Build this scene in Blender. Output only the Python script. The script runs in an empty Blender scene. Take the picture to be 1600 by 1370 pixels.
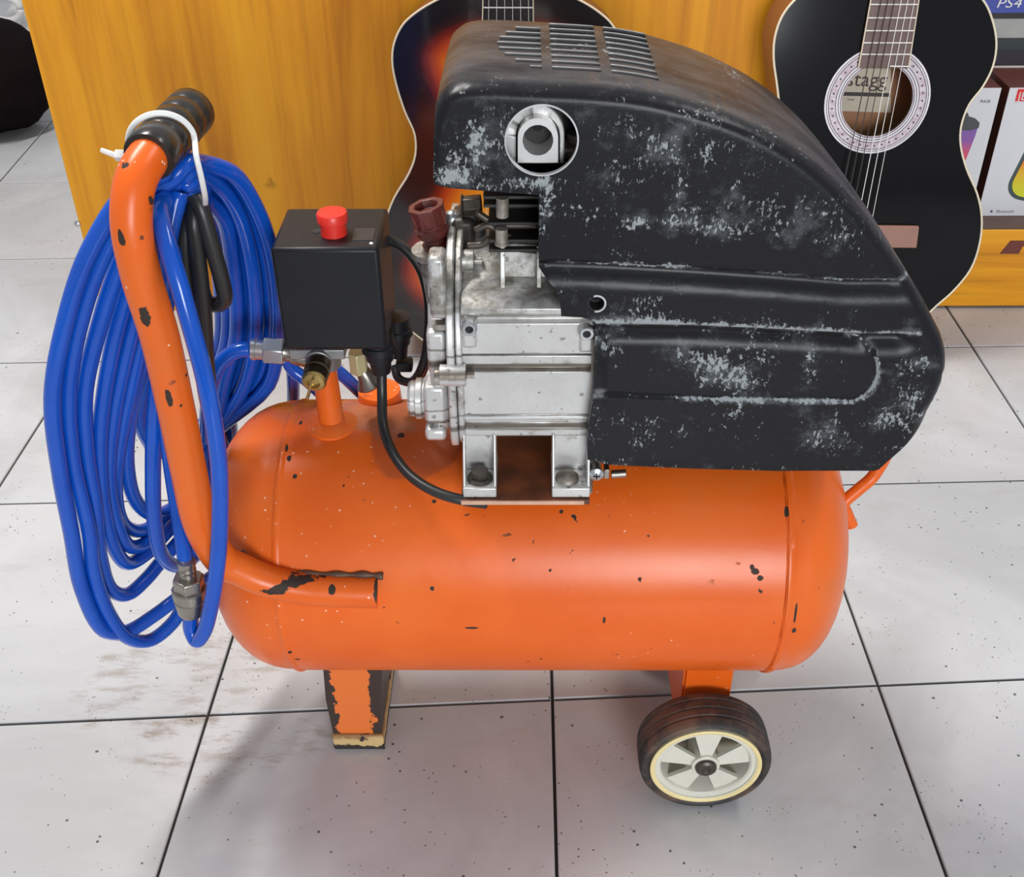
import bpy, bmesh, math, random
from mathutils import Vector, Matrix
from mathutils.geometry import delaunay_2d_cdt
random.seed(7)
PI = math.pi
SC = bpy.context.scene
COL = SC.collection
# ------------------------------------------------------------------ camera
CP = Vector((0.0002, -0.7373, 0.8760))
CR = Vector((0.99992, 0.0093, -0.0086)); CF = Vector((-0.0126, 0.8089, -0.5878)).normalized()
CR = (CR - CF * CR.dot(CF)).normalized(); CU = CR.cross(CF)
FPX = 1727.1
cam = bpy.data.objects.new('camera', bpy.data.cameras.new('camera')); COL.objects.link(cam)
cam.data.sensor_width = 36; cam.data.lens = FPX * 36 / 1600
m = Matrix((CR, CU, -CF)).transposed().to_4x4(); m.translation = CP; cam.matrix_world = m
cam.data.clip_start = 0.02
SC.camera = cam
# ------------------------------------------------------------------ world, lights, exposure
w = bpy.data.worlds.new('world'); SC.world = w; w.use_nodes = True
w.node_tree.nodes['Background'].inputs[0].default_value = (0.90, 0.93, 1.0, 1)
w.node_tree.nodes['Background'].inputs[1].default_value = 0.45
def area(name, loc, target, sx, sy, power, col=(1, 1, 1)):
    l = bpy.data.lights.new(name, 'AREA'); l.shape = 'RECTANGLE'; l.size = sx; l.size_y = sy; l.energy = power; l.color = col
    o = bpy.data.objects.new(name, l); COL.objects.link(o); o.location = loc
    o.rotation_euler = (Vector(target) - Vector(loc)).to_track_quat('-Z', 'Y').to_euler(); return o
area('ceiling_tube_light', (-0.85, 0.6, 2.5), (0, 0.1, 0), 1.2, 0.20, 58, (1, 0.97, 0.93))
area('ceiling_tube_light', (1.5, 0.45, 2.6), (0, 0.1, 0), 1.2, 0.2, 17, (1, 0.98, 0.95))
area('doorway_daylight', (0.62, -3.0, 0.95), (0, 0, 0.35), 0.9, 1.1, 60, (0.95, 0.98, 1.0))
SC.view_settings.view_transform = 'Standard'; SC.view_settings.look = 'None'
SC.view_settings.gamma = 1.0; SC.view_settings.use_curve_mapping = False
SC.view_settings.exposure = 0.0

# ------------------------------------------------------------------ measuring helpers
def ray(x, y): return CF + CR * ((x - 800) / FPX) - CU * ((y - 685) / FPX)
def P(x, y, ax, v):                        # point seen at (x, y) on the plane coordinate[ax] = v
    d = ray(x, y); return CP + d * ((v - CP[ax]) / d[ax])
def PP(x, y, p0, n):
    d = ray(x, y); return CP + d * ((Vector(p0) - CP).dot(n) / d.dot(n))
def dep(p): return (Vector(p) - CP).dot(CF)

# ------------------------------------------------------------------ object helpers
def link(name, me, mat=None, parent=None, label=None, smooth=None):
    o = bpy.data.objects.new(name, me); COL.objects.link(o)
    if mat: me.materials.append(mat)
    if parent: o.parent = parent
    if label: o['label'] = label
    if smooth is not None:
        for p in me.polygons: p.use_smooth = True
        if smooth < 180: me.set_sharp_from_angle(angle=math.radians(smooth))
    return o
def thing(o, label, cat, group=None):
    o['label'] = label; o['category'] = cat
    if group: o['group'] = group
    return o
def empty(name, loc, label, cat, group=None):
    o = bpy.data.objects.new(name, None); COL.objects.link(o); o.location = loc; o.empty_display_size = .05
    return thing(o, label, cat, group)
def obj(name, bm, mat, parent=None, label=None, smooth=None, bevel=0, seg=2):
    me = bpy.data.meshes.new(name)
    bmesh.ops.recalc_face_normals(bm, faces=bm.faces)
    bm.to_mesh(me); bm.free()
    o = link(name, me, mat, None, label, smooth)
    if parent:
        o.parent = parent
        o.matrix_parent_inverse = Matrix.Translation(-parent.location) if parent.type == 'EMPTY' else Matrix()
    if bevel:
        b = o.modifiers.new('bevel', 'BEVEL'); b.width = bevel; b.segments = seg; b.limit_method = 'ANGLE'; b.angle_limit = math.radians(35)
        for p in me.polygons: p.use_smooth = True
        me.set_sharp_from_angle(angle=math.radians(50))
    return o
def box(bm, a, b, rot=None):
    a = Vector(a); b = Vector(b); c = (a + b) / 2; s = b - a
    M = Matrix.Translation(c) @ (rot.to_4x4() if rot else Matrix()) @ Matrix.Diagonal((abs(s.x), abs(s.y), abs(s.z), 1))
    bmesh.ops.create_cube(bm, size=1, matrix=M); return bm
def pbox(bm, x0, y0, x1, y1, Y, d):       # box whose front face (plane Y) covers the given picture rectangle, d deep
    xm, ym = (x0 + x1) / 2, (y0 + y1) / 2
    return box(bm, (P(x0, ym, 1, Y).x, Y, P(xm, y1, 1, Y).z), (P(x1, ym, 1, Y).x, Y + d, P(xm, y0, 1, Y).z))
def frame_of(d):
    d = d.normalized(); a = Vector((0, 0, 1)) if abs(d.z) < .9 else Vector((1, 0, 0))
    u = d.cross(a).normalized(); return u, d.cross(u)
def lathe(bm, p, axis, prof, n=32, a0=0.0, closed=False):   # prof: (distance along axis, radius)
    p = Vector(p); axis = Vector(axis).normalized(); u, v = frame_of(axis); rings = []
    for h, r in prof:
        if r < 1e-6: rings.append([bm.verts.new(p + axis * h)])
        else: rings.append([bm.verts.new(p + axis * h + (u * math.cos(a0 + 2 * PI * k / n) + v * math.sin(a0 + 2 * PI * k / n)) * r) for k in range(n)])
    pairs = list(zip(rings, rings[1:])) + ([(rings[-1], rings[0])] if closed else [])
    for A, B in pairs:
        if len(A) == 1 and len(B) == 1: continue
        for k in range(n):
            k2 = (k + 1) % n
            if len(A) == 1: bm.faces.new((A[0], B[k2], B[k]))
            elif len(B) == 1: bm.faces.new((A[k], A[k2], B[0]))
            else: bm.faces.new((A[k], A[k2], B[k2], B[k]))
    if not closed:
        for R in (rings[0], rings[-1]):
            if len(R) > 2: bm.faces.new(R)
    return bm
def cyl(bm, a, b, r, r2=None, n=24, a0=0):
    a = Vector(a); b = Vector(b); return lathe(bm, a, b - a, [(0, r), ((b - a).length, r if r2 is None else r2)], n, a0)
def catmull(pts, k=8):
    pts = [Vector(p) for p in pts]; q = [2 * pts[0] - pts[1]] + pts + [2 * pts[-1] - pts[-2]]; out = []
    for i in range(1, len(q) - 2):
        p0, p1, p2, p3 = q[i - 1:i + 3]
        # centripetal parameterisation keeps the curve free of kinks
        t0 = 0; t1 = t0 + max((p1 - p0).length, 1e-6) ** .5; t2 = t1 + max((p2 - p1).length, 1e-6) ** .5; t3 = t2 + max((p3 - p2).length, 1e-6) ** .5
        for j in range(k):
            t = t1 + (t2 - t1) * j / k
            A1 = p0 * ((t1 - t) / (t1 - t0)) + p1 * ((t - t0) / (t1 - t0)); A2 = p1 * ((t2 - t) / (t2 - t1)) + p2 * ((t - t1) / (t2 - t1)); A3 = p2 * ((t3 - t) / (t3 - t2)) + p3 * ((t - t2) / (t3 - t2))
            B1 = A1 * ((t2 - t) / (t2 - t0)) + A2 * ((t - t0) / (t2 - t0)); B2 = A2 * ((t3 - t) / (t3 - t1)) + A3 * ((t - t1) / (t3 - t1))
            out.append(B1 * ((t2 - t) / (t2 - t1)) + B2 * ((t - t1) / (t2 - t1)))
    return out + [pts[-1]]
def tube(bm, pts, r, n=12, k=8, flat=None, up=None):
    pts = catmull(pts, k) if k > 1 else [Vector(p) for p in pts]
    N = len(pts); u = None; rings = []
    for i, p in enumerate(pts):
        d = (pts[min(i + 1, N - 1)] - pts[max(i - 1, 0)]).normalized()
        if u is None: u = Vector(up).copy() if up else frame_of(d)[0]
        u = (u - d * u.dot(d)).normalized(); v = d.cross(u)
        rr = r(i / (N - 1)) if callable(r) else r
        f = flat or 1
        rings.append([bm.verts.new(p + u * math.cos(2 * PI * j / n) * rr + v * math.sin(2 * PI * j / n) * rr * f) for j in range(n)])
    for A, B in zip(rings, rings[1:]):
        for j in range(n): bm.faces.new((A[j], A[(j + 1) % n], B[(j + 1) % n], B[j]))
    bm.faces.new(rings[0]); bm.faces.new(rings[-1]); return bm
def extrude_poly(bm, pts, vec):
    vec = Vector(vec); A = [bm.verts.new(p) for p in pts]; B = [bm.verts.new(Vector(p) + vec) for p in pts]; n = len(A)
    bm.faces.new(A); bm.faces.new(list(reversed(B)))
    for i in range(n): bm.faces.new((A[i], A[(i + 1) % n], B[(i + 1) % n], B[i]))
    return bm
def sm2(pts, k=6, closed=False):          # smooth a 2D px outline
    if closed:
        n = len(pts); q = [pts[-2], pts[-1]] + pts + [pts[0], pts[1]]
        c = catmull([Vector((a, b, 0)) for a, b in q], k); return [(p.x, p.y) for p in c[2 * k:(2 + n) * k]]
    return [(p.x, p.y) for p in catmull([Vector((a, b, 0)) for a, b in pts], k)]

# ------------------------------------------------------------------ material helper
class M:
    def __init__(s, name):
        s.m = bpy.data.materials.new(name); s.m.use_nodes = True; s.nt = s.m.node_tree; s.n = s.nt.nodes
        s.b = s.n['Principled BSDF']; s.co = s.n.new('ShaderNodeTexCoord').outputs['Object']
    def val(s, x, sock):
        if isinstance(x, (int, float)): sock.default_value = x if sock.type != 'RGBA' else (x, x, x, 1)
        elif isinstance(x, (tuple, list)): sock.default_value = tuple(x) + ((1,) if sock.type == 'RGBA' and len(x) == 3 else ())
        else: s.nt.links.new(x, sock)
    def math(s, op, a, b=0.0, c=None, clamp=False):
        n = s.n.new('ShaderNodeMath'); n.operation = op; n.use_clamp = clamp; s.val(a, n.inputs[0]); s.val(b, n.inputs[1])
        if c is not None: s.val(c, n.inputs[2])
        return n.outputs[0]
    def map(s, loc=(0, 0, 0), rot=(0, 0, 0), sc=(1, 1, 1), src=None):
        n = s.n.new('ShaderNodeMapping'); s.val(src or s.co, n.inputs[0]); n.inputs[1].default_value = loc; n.inputs[2].default_value = rot; n.inputs[3].default_value = sc; return n.outputs[0]
    def noise(s, scale, detail=4, rough=.55, vec=None, dist=0.0):
        n = s.n.new('ShaderNodeTexNoise'); s.val(vec or s.co, n.inputs['Vector']); n.inputs['Scale'].default_value = scale; n.inputs['Detail'].default_value = detail
        n.inputs['Roughness'].default_value = rough; n.inputs['Distortion'].default_value = dist; return n.outputs['Fac']
    def voro(s, scale, vec=None, rnd=1.0):
        n = s.n.new('ShaderNodeTexVoronoi'); s.val(vec or s.co, n.inputs['Vector']); n.inputs['Scale'].default_value = scale; n.inputs['Randomness'].default_value = rnd; return n
    def ramp(s, f, stops, interp='LINEAR'):
        n = s.n.new('ShaderNodeValToRGB'); r = n.color_ramp; r.interpolation = interp; s.val(f, n.inputs[0])
        while len(r.elements) < len(stops): r.elements.new(.5)
        for e, (p, c) in zip(r.elements, stops): e.position = p; e.color = (c, c, c, 1) if isinstance(c, (int, float)) else tuple(c) + (1,)
        return n.outputs[0]
    def mix(s, f, a, b, mode='MIX'):
        n = s.n.new('ShaderNodeMix'); n.data_type = 'RGBA'; n.blend_type = mode; s.val(f, n.inputs[0]); s.val(a, n.inputs[6]); s.val(b, n.inputs[7]); return n.outputs[2]
    def step(s, v, lo, hi):
        n = s.n.new('ShaderNodeMapRange'); n.interpolation_type = 'SMOOTHSTEP'; s.val(v, n.inputs[0]); n.inputs[1].default_value = lo; n.inputs[2].default_value = hi; return n.outputs[0]
    def patch(s, c, r, wob=.5, sc=60):    # 1 inside a ragged ellipsoid
        v = s.n.new('ShaderNodeVectorMath'); v.operation = 'SUBTRACT'; s.val(s.co, v.inputs[0]); v.inputs[1].default_value = tuple(c)
        d = s.n.new('ShaderNodeVectorMath'); d.operation = 'DIVIDE'; s.val(v.outputs[0], d.inputs[0]); d.inputs[1].default_value = tuple(r)
        l = s.n.new('ShaderNodeVectorMath'); l.operation = 'LENGTH'; s.val(d.outputs[0], l.inputs[0])
        q = s.math('ADD', l.outputs['Value'], s.math('MULTIPLY', s.math('SUBTRACT', s.noise(sc, 3), .5), wob * 4))
        return s.step(q, 1.08, .92)
    def out(s, col=None, rough=None, metal=None, bump=None, bs=.3, bd=.001, spec=None, coat=None):
        if col is not None: s.val(col, s.b.inputs['Base Color'])
        if rough is not None: s.val(rough, s.b.inputs['Roughness'])
        if metal is not None: s.val(metal, s.b.inputs['Metallic'])
        if spec is not None: s.b.inputs['Specular IOR Level'].default_value = spec
        if coat is not None: s.b.inputs['Coat Weight'].default_value = coat; s.b.inputs['Coat Roughness'].default_value = .06
        if bump is not None:
            n = s.n.new('ShaderNodeBump'); n.inputs['Strength'].default_value = bs; n.inputs['Distance'].default_value = bd; s.val(bump, n.inputs['Height']); s.nt.links.new(n.outputs[0], s.b.inputs['Normal'])
        return s.m
def plain(name, col, rough=.5, metal=0.0, var=.15, sc=40, bs=.1, **k):
    a = M(name); f = a.noise(sc, 4)
    c = a.mix(f, tuple(x * (1 - var) for x in col), tuple(min(1, x * (1 + var)) for x in col))
    return a.out(c, rough, metal, bump=f, bs=bs, bd=.0006, **k)

ORANGE = (0.76, 0.118, 0.009)
def paint(name, patches=(), chips=.74, seed=0.0, dusty=.0, dust_shadow=()):
    a = M(name); v = a.map(loc=(seed, seed * 2, 0))
    big = a.noise(7, 4, .6, v)
    c = a.mix(a.step(big, .35, .7), ORANGE, (0.84, 0.155, 0.016))
    c = a.mix(a.math('MULTIPLY', a.step(a.noise(3.5, 5, .65, v), .5, .75), .35), c, (0.30, 0.11, 0.045))
    spots = a.math('MULTIPLY', a.step(a.noise(95, 2, .5, v), chips, chips + .02), a.step(a.noise(11, 2, .5, v), .48, .56))
    vo = a.voro(120, v); ws = a.math('MULTIPLY', a.step(vo.outputs['Distance'], .13, .07), a.step(a.noise(5, 3, .6, v), .48, .56))
    c = a.mix(a.math('MULTIPLY', ws, .75), c, (1.0, .72, .52))
    for pc_, pr_, pk_, cc_ in dust_shadow: c = a.mix(a.math('MULTIPLY', a.patch(pc_, pr_, .45, 14), pk_), c, cc_)
    if dusty: c = a.mix(a.math('MULTIPLY', a.step(a.noise(12, 5, .6, v), .45, .7), dusty), c, (0.42, 0.27, 0.17))
    mask = spots
    for p in patches: mask = a.math('MAXIMUM', mask, a.patch(*p))
    c = a.mix(mask, c, (0.035, 0.022, 0.016))
    r = a.math('ADD', a.math('MULTIPLY', mask, .35), a.math('ADD', .27, a.math('MULTIPLY', a.noise(14, 3, .5, v), .12)))
    return a.out(c, r, bump=a.math('SUBTRACT', a.noise(60, 3, .5, v), mask), bs=.25, bd=.0005, spec=.38)

def shroud_mat():
    a = M('worn_black_plastic'); at = a.n.new('ShaderNodeAttribute'); at.attribute_name = 'wear'; wear = at.outputs['Fac']
    st = a.map(sc=(1, 1, .55)); fine = a.noise(400, 5, .72, st); mid = a.noise(75, 4, .65); big = a.noise(13, 4, .6)
    f = a.math('ADD', a.math('ADD', a.math('MULTIPLY', fine, .62), a.math('MULTIPLY', mid, .38)), a.math('ADD', a.math('MULTIPLY', wear, .135), a.math('MULTIPLY', a.math('SUBTRACT', big, .5), .30)))
    mask = a.step(f, .600, .650)
    smear = a.math('MULTIPLY', a.step(a.math('ADD', a.noise(38, 6, .75), a.math('MULTIPLY', wear, .22)), .56, .80), .75)
    c = a.mix(smear, (.010, .010, .0125), (.105, .112, .122))
    sx = a.n.new('ShaderNodeSeparateXYZ'); a.val(a.co, sx.inputs[0])
    top = a.math('MULTIPLY', a.step(sx.outputs[1], -.094, -.082), a.step(a.noise(10, 6, .7, a.map(sc=(1, 2, 1))), .3, .75))
    c = a.mix(a.math('MULTIPLY', top, .75), c, (.125, .118, .118))
    c = a.mix(a.math('MULTIPLY', mask, .85), c, (.36, .39, .40))
    return a.out(c, a.math('ADD', .34, a.math('MULTIPLY', mask, .3)), bump=a.math('ADD', a.noise(70, 5, .6), a.math('MULTIPLY', mask, .6)), bs=.3, bd=.0008, spec=.24)
G1Z = .535; G1S = 0.0; G2Z = .49; G2S = 0.0       # set below from the measured grooves
_a, _b = P(846, 417, 1, -.1), P(1432, 446, 1, -.1); G1S = (_b.z - _a.z) / (_b.x - _a.x); G1Z = _a.z - G1S * _a.x
_a, _b = P(934, 514, 1, -.1), P(1432, 531, 1, -.1); G2S = (_b.z - _a.z) / (_b.x - _a.x); G2Z = _a.z - G2S * _a.x

def cast_mat():
    a = M('cast_aluminium'); g = a.noise(24, 6, .7)
    c = a.mix(a.step(a.noise(9, 4), .3, .7), (.56, .55, .535), (.72, .715, .70))
    c = a.mix(a.math('MULTIPLY', a.step(g, .56, .72), .75), c, (.17, .14, .10))
    sx = a.n.new('ShaderNodeSeparateXYZ'); a.val(a.co, sx.inputs[0])
    for z_, w_, k_ in ((.4625, .0045, .9), (.4120, .0035, .8), (.5035, .003, .55), (.4735, .0016, .7), (.4225, .0012, .6)):
        d = a.math('ABSOLUTE', a.math('SUBTRACT', sx.outputs[2], a.math('ADD', z_, a.math('MULTIPLY', a.math('SUBTRACT', a.noise(50, 4), .5), .004))))
        c = a.mix(a.math('MULTIPLY', a.step(d, w_, w_ * .25), k_), c, (.13, .10, .07))
    up_ = a.math('MULTIPLY', a.step(a.math('ADD', sx.outputs[2], a.math('MULTIPLY', a.noise(30, 4, .6), .03)), .512, .530), a.step(a.noise(45, 5, .7), .36, .62)); c = a.mix(a.math('MULTIPLY', up_, .8), c, (.16, .145, .105))
    dots = a.step(a.noise(140, 2), .66, .70); c = a.mix(a.math('MULTIPLY', dots, .6), c, (.12, .10, .08))
    return a.out(c, .38, .55, bump=a.noise(180, 4, .6), bs=.3, bd=.0006)
def dirty_cast():
    a = M('grimy_aluminium'); g = a.noise(30, 5, .7)
    return a.out(a.mix(a.step(g, .35, .65), (.42, .39, .34), (.12, .095, .07)), .5, .4, bump=g, bs=.3, bd=.0008)
def wood_mat(name, tint=1.0, horiz=False):
    a = M(name); sc = (1, 1, .07) if not horiz else (.07, 1, 1)
    v = a.map(rot=(0, .05, 0), sc=sc)
    g = a.noise(17, 5, .6, v, .6); fine = a.noise(90, 4, .6, a.map(sc=tuple(x if x == 1 else .03 for x in sc)))
    T_ = lambda *q: tuple(min(1, x * tint) for x in q)
    c = a.ramp(g, [(.28, T_(.46, .155, .008)), (.42, T_(.68, .27, .014)), (.55, T_(.80, .345, .017)), (.75, T_(.86, .41, .022))])
    c = a.mix(a.math('MULTIPLY', a.step(fine, .5, .75), .28), c, (.28, .095, .01))
    k = a.voro(4.2); kn = a.step(k.outputs['Distance'], .085, .02); kn = a.math('MULTIPLY', kn, a.step(a.noise(30, 3), .45, .6))
    c = a.mix(a.math('MULTIPLY', kn, .8), c, (.10, .032, .008))
    return a.out(c, .36, bump=fine, bs=.08, bd=.0005, spec=.3)
def tile_mat():
    a = M('glazed_tile'); oi = a.n.new('ShaderNodeObjectInfo')
    v = a.map(src=a.co); big = a.noise(3.2, 6, .62, v, .8)
    c = a.mix(a.step(big, .35, .7), (.44, .45, .462), (.56, .572, .59))
    c = a.mix(a.math('MULTIPLY', oi.outputs['Random'], .16), c, (.62, .57, .52))
    sm = a.noise(13, 7, .72, a.map(rot=(0, 0, .6), sc=(.6, 1.4, 1)), .4)
    c = a.mix(a.math('MULTIPLY', a.step(sm, .54, .78), .45), c, (.36, .34, .32))
    for cc, rr in (((-.34, .05, 0), (.12, .10, .1)), ((-.30, -.04, 0), (.10, .04, .1))):
        pm = a.math('MULTIPLY', a.patch(cc, rr, .5, 9), a.step(a.noise(38, 6, .7, a.map(rot=(0, 0, .5), sc=(.5, 1.6, 1))), .46, .66)); c = a.mix(a.math('MULTIPLY', pm, .5), c, (.26, .20, .15))
    for sc_, th, gt in ((46, .075, .44), (105, .11, .50), (21, .042, .44), (180, .13, .55)):
        vo = a.voro(sc_, a.map(loc=(sc_, 3, 0), sc=(1, 1.0, 0))); d = a.math('ADD', vo.outputs['Distance'], a.math('MULTIPLY', a.math('SUBTRACT', a.noise(230, 2), .5), .05))
        s_ = a.math('MULTIPLY', a.step(d, th, th * .7), a.step(a.noise(5 + sc_ * .08, 2, .5, a.map(loc=(sc_, 0, 0))), gt, gt + .05))
        c = a.mix(a.math('MULTIPLY', s_, .85), c, (.045, .04, .038))
    r = a.math('ADD', .16, a.math('MULTIPLY', a.step(sm, .4, .8), .25))
    return a.out(c, r, bump=a.noise(60, 4, .6), bs=.05, bd=.0006)
def attr_mat(name):
    a = M(name); n = a.n.new('ShaderNodeAttribute'); n.attribute_name = 'edge'
    e = a.math('ADD', n.outputs['Fac'], a.math('MULTIPLY', a.math('SUBTRACT', a.noise(9, 2), .5), .02))
    c = a.ramp(a.math('MULTIPLY', e, 8.0), [(.0, (.006, .005, .006)), (.22, (.010, .006, .007)), (.30, (.035, .008, .008)), (.38, (.20, .016, .008)), (.47, (.52, .06, .010)), (.60, (.78, .20, .012)), (.85, (.86, .33, .02))])
    return a.out(c, .16, coat=.6)
ORP = lambda n, p=(), **k: paint(n, p, **k)
mBlue = M('blue_hose'); mBlue = mBlue.out(mBlue.mix(mBlue.noise(30, 3), (.004, .062, .42), (.006, .098, .55)), .17, spec=.5)
mRubber = plain('black_rubber', (.016, .016, .016), .45)
mCord = plain('black_cord', (.022, .022, .022), .38)
mBlackP = plain('black_plastic', (.012, .013, .016), .42, var=.25, spec=.3)
mBlackIn = plain('dark_inner_metal', (.020, .019, .018), .6, .2)
mRed = plain('red_plastic', (.78, .035, .022), .35, var=.06)
mZinc = plain('zinc_plated_steel', (.55, .57, .58), .28, .9, var=.12)
mNickel = plain('dull_nickel', (.36, .33, .29), .3, .95, var=.1)
mBrass = plain('brass', (.50, .36, .13), .3, .9)
mDarkBolt = plain('oily_bolt', (.085, .072, .06), .42, .6, var=.4)
mGrip = plain('black_grip', (.020, .018, .016), .26, var=.35, sc=60, bs=.35)
mNylon = plain('white_nylon', (.78, .78, .76), .35, var=.04)
mPlug = plain('dark_red_plug', (.13, .028, .022), .42, var=.4, sc=80)
mWhiteRim = plain('white_wheel_plastic', (.66, .645, .56), .42, var=.1)
mCream = plain('yellowed_plastic', (.80, .66, .33), .45, var=.12)
mGrout = plain('dark_grout', (.018, .017, .016), .85)
mCast, mGrime, mShroud = cast_mat(), dirty_cast(), shroud_mat()
mWood, mWoodH, mTile = wood_mat('varnished_pine'), wood_mat('varnished_pine_plinth', 1.08, True), tile_mat()
mBlackGloss = plain('black_lacquer', (.004, .004, .005), .12, var=.05, bs=.0, spec=.28)
mBinding = plain('cream_binding', (.74, .66, .50), .4, var=.05)
mSide = plain('guitar_side', (.20, .075, .03), .35)
mFret = plain('fret_wire', (.80, .78, .74), .3, .5, var=.03)

# ================================================================== floor: every tile a piece
def floor():
    bm = bmesh.new(); box(bm, (-3.2, -1.4, -.05), (3.2, 5.2, -.0035)); fl = obj('floor', bm, mGrout); fl['kind'] = 'structure'; fl['label'] = 'floor of white glazed square tiles with dark grout joints and black specks'
    def ln(a, b): p = P(*a, 2, 0).xy; q = P(*b, 2, 0).xy; return p, (q - p).normalized()
    rows = {0: ln((0, 1131), (1600, 1060)), 1: ln((0, 787), (1600, 750)), 2: ln((0, 567), (1600, 540))}
    cols = {-1: ln((0, 757), (75, 640)), 0: ln((245, 1370), (360, 1005)), 1: ln((862, 1050), (870, 1370)), 2: ln((1320, 925), (1480, 1370)), 3: ln((1486, 490), (1600, 665))}
    th = math.radians(2.2464); ux, uy = Vector((math.cos(th), math.sin(th))), Vector((-math.sin(th), math.cos(th)))
    p2 = rows[2][0]; p4 = P(60, 404, 2, 0).xy; p5 = P(50, 285, 2, 0).xy; p6 = P(50, 190, 2, 0).xy
    rows[3] = (p4, ux); rows[4] = (p5, ux); rows[5] = (p6, ux)
    for j in range(6, 14): rows[j] = (p6 + uy * .34 * (j - 5), ux)
    for j in (-1, -2, -3): rows[j] = (rows[0][0] + uy * .34 * j, ux)
    for i in range(-8, -1): cols[i] = (cols[-1][0] + ux * .34 * (i + 1), uy)
    for i in range(4, 10): cols[i] = (cols[3][0] + ux * .34 * (i - 3), uy)
    def inter(a, b):
        (p, d), (q, e) = a, b; c = d.x * e.y - d.y * e.x; t = ((q - p).x * e.y - (q - p).y * e.x) / c; return p + d * t
    for j in range(-3, 13):
        for i in range(-8, 9):
            c = [inter(rows[j], cols[i]), inter(rows[j], cols[i + 1]), inter(rows[j + 1], cols[i + 1]), inter(rows[j + 1], cols[i])]
            mid = sum(c, Vector((0, 0))) / 4
            if mid.x > -.4 and mid.x < 1.3 and mid.y > .82 + .17 + .02: continue
            g = .0015; q = []
            for k in range(4):
                a, b, d = c[k], c[(k + 1) % 4], c[(k - 1) % 4]; u = (b - a).normalized(); v = (d - a).normalized(); q.append(a + (u + v) * g)
            bm = bmesh.new(); dz = random.uniform(-.0003, .0003)
            lo = [bm.verts.new((p.x, p.y, -.006)) for p in q]; mi = [bm.verts.new((p.x, p.y, -.0010 + dz)) for p in q]
            hi = [bm.verts.new((p.x + (mid.x - p.x) * .006, p.y + (mid.y - p.y) * .006, dz)) for p in q]
            bm.faces.new(hi)
            for A, B in ((lo, mi), (mi, hi)):
                for k in range(4): bm.faces.new((A[k], A[(k + 1) % 4], B[(k + 1) % 4], B[k]))
            obj('floor_tile', bm, mTile, fl)
floor()

# ================================================================== cabinet behind
CY = .82
XL = -.684
SHZ = P(1550, 358, 1, CY).z; XS = .56
cab = empty('wooden_counter', (0, CY, 0), 'varnished yellow pine counter behind the compressor, guitars leaning on it', 'counter')
bm = bmesh.new(); box(bm, (XL, CY, 0), (XS, CY + .018, .95)); obj('front_panel', bm, mWood, cab, bevel=.001)
bm = bmesh.new(); box(bm, (XL, CY + .0185, 0), (XL + .018, CY + .45, .95)); obj('side_panel', bm, mWood, cab, bevel=.001)
bm = bmesh.new(); box(bm, (XS, CY, .004), (1.5, CY + .018, SHZ - .001)); obj('plinth', bm, mWoodH, cab, bevel=.0015)
mShelf = plain('brown_shelf', (.11, .055, .035), .4, var=.2)
bm = bmesh.new(); box(bm, (XS, CY + .001, SHZ - .0005), (1.5, CY + .45, SHZ + .0005)); box(bm, (XS + .001, CY + .019, SHZ - .018), (1.499, CY + .45, SHZ - .0006)); obj('shelf_board', bm, mShelf, cab, 'dark brown shelf board')
bm = bmesh.new(); box(bm, (XS - .018, CY + .019, .01), (XS, CY + .45, .95)); obj('divider_panel', bm, mWood, cab)
bm = bmesh.new(); box(bm, (XL, CY + .451, 0), (1.5, CY + .47, .95)); obj('back_panel', bm, mShelf, cab)
# brown printed letter on the plinth (only its left leg is in view)
bm = bmesh.new(); extrude_poly(bm, [P(x, y, 1, CY - .0006) for x, y in ((1562, 396.5), (1579, 376), (1618, 376), (1622, 396.5), (1608, 396.5), (1606, 385), (1598, 385), (1592, 396.5))], (0, .0005, 0))
obj('painted_letter', bm, plain('brown_paint', (.16, .035, .022), .5), cab, 'brown painted letter on the plinth')
bm = bmesh.new(); c = P(121, 350, 1, CY - .001); lathe(bm, (c.x, CY, c.z), (0, -1, 0), [(0, .0052), (.002, .0050), (.0035, .003), (.004, 0)], 16); obj('screw_head', bm, mZinc, cab, smooth=40)

# ---- boxes on the shelf
mCard = plain('white_card', (.74, .75, .78), .4, var=.03); mBoxBrown = plain('maroon_card', (.15, .045, .032), .4, var=.15); mBoxDark = plain('charcoal_card', (.028, .030, .030), .5, var=.3, sc=12)
BY = .866; zt = P(1578, 137, 1, BY).z
def text(name, s, size, loc, mat, parent, depth=.0003, shear=0.0, xs=1.0):
    cu = bpy.data.curves.new(name, 'FONT'); cu.body = s; cu.size = size; cu.extrude = depth; cu.shear = shear; cu.resolution_u = 3
    o = bpy.data.objects.new(name, cu); COL.objects.link(o)
    me = bpy.data.meshes.new_from_object(o.evaluated_get(bpy.context.evaluated_depsgraph_get())); bpy.data.objects.remove(o)
    for v in me.vertices: x, y, z = v.co; v.co = (loc[0] + x * xs, loc[1] - z, loc[2] + y)
    o = link(name, me, mat, parent)
    o.matrix_parent_inverse = Matrix.Translation(-parent.location); return o
def grad_mat(name, stops, z0, z1):
    a = M(name); sx = a.n.new('ShaderNodeSeparateXYZ'); a.val(a.co, sx.inputs[0])
    return a.out(a.ramp(a.step(sx.outputs[2], z0, z1), stops), .35)
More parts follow.
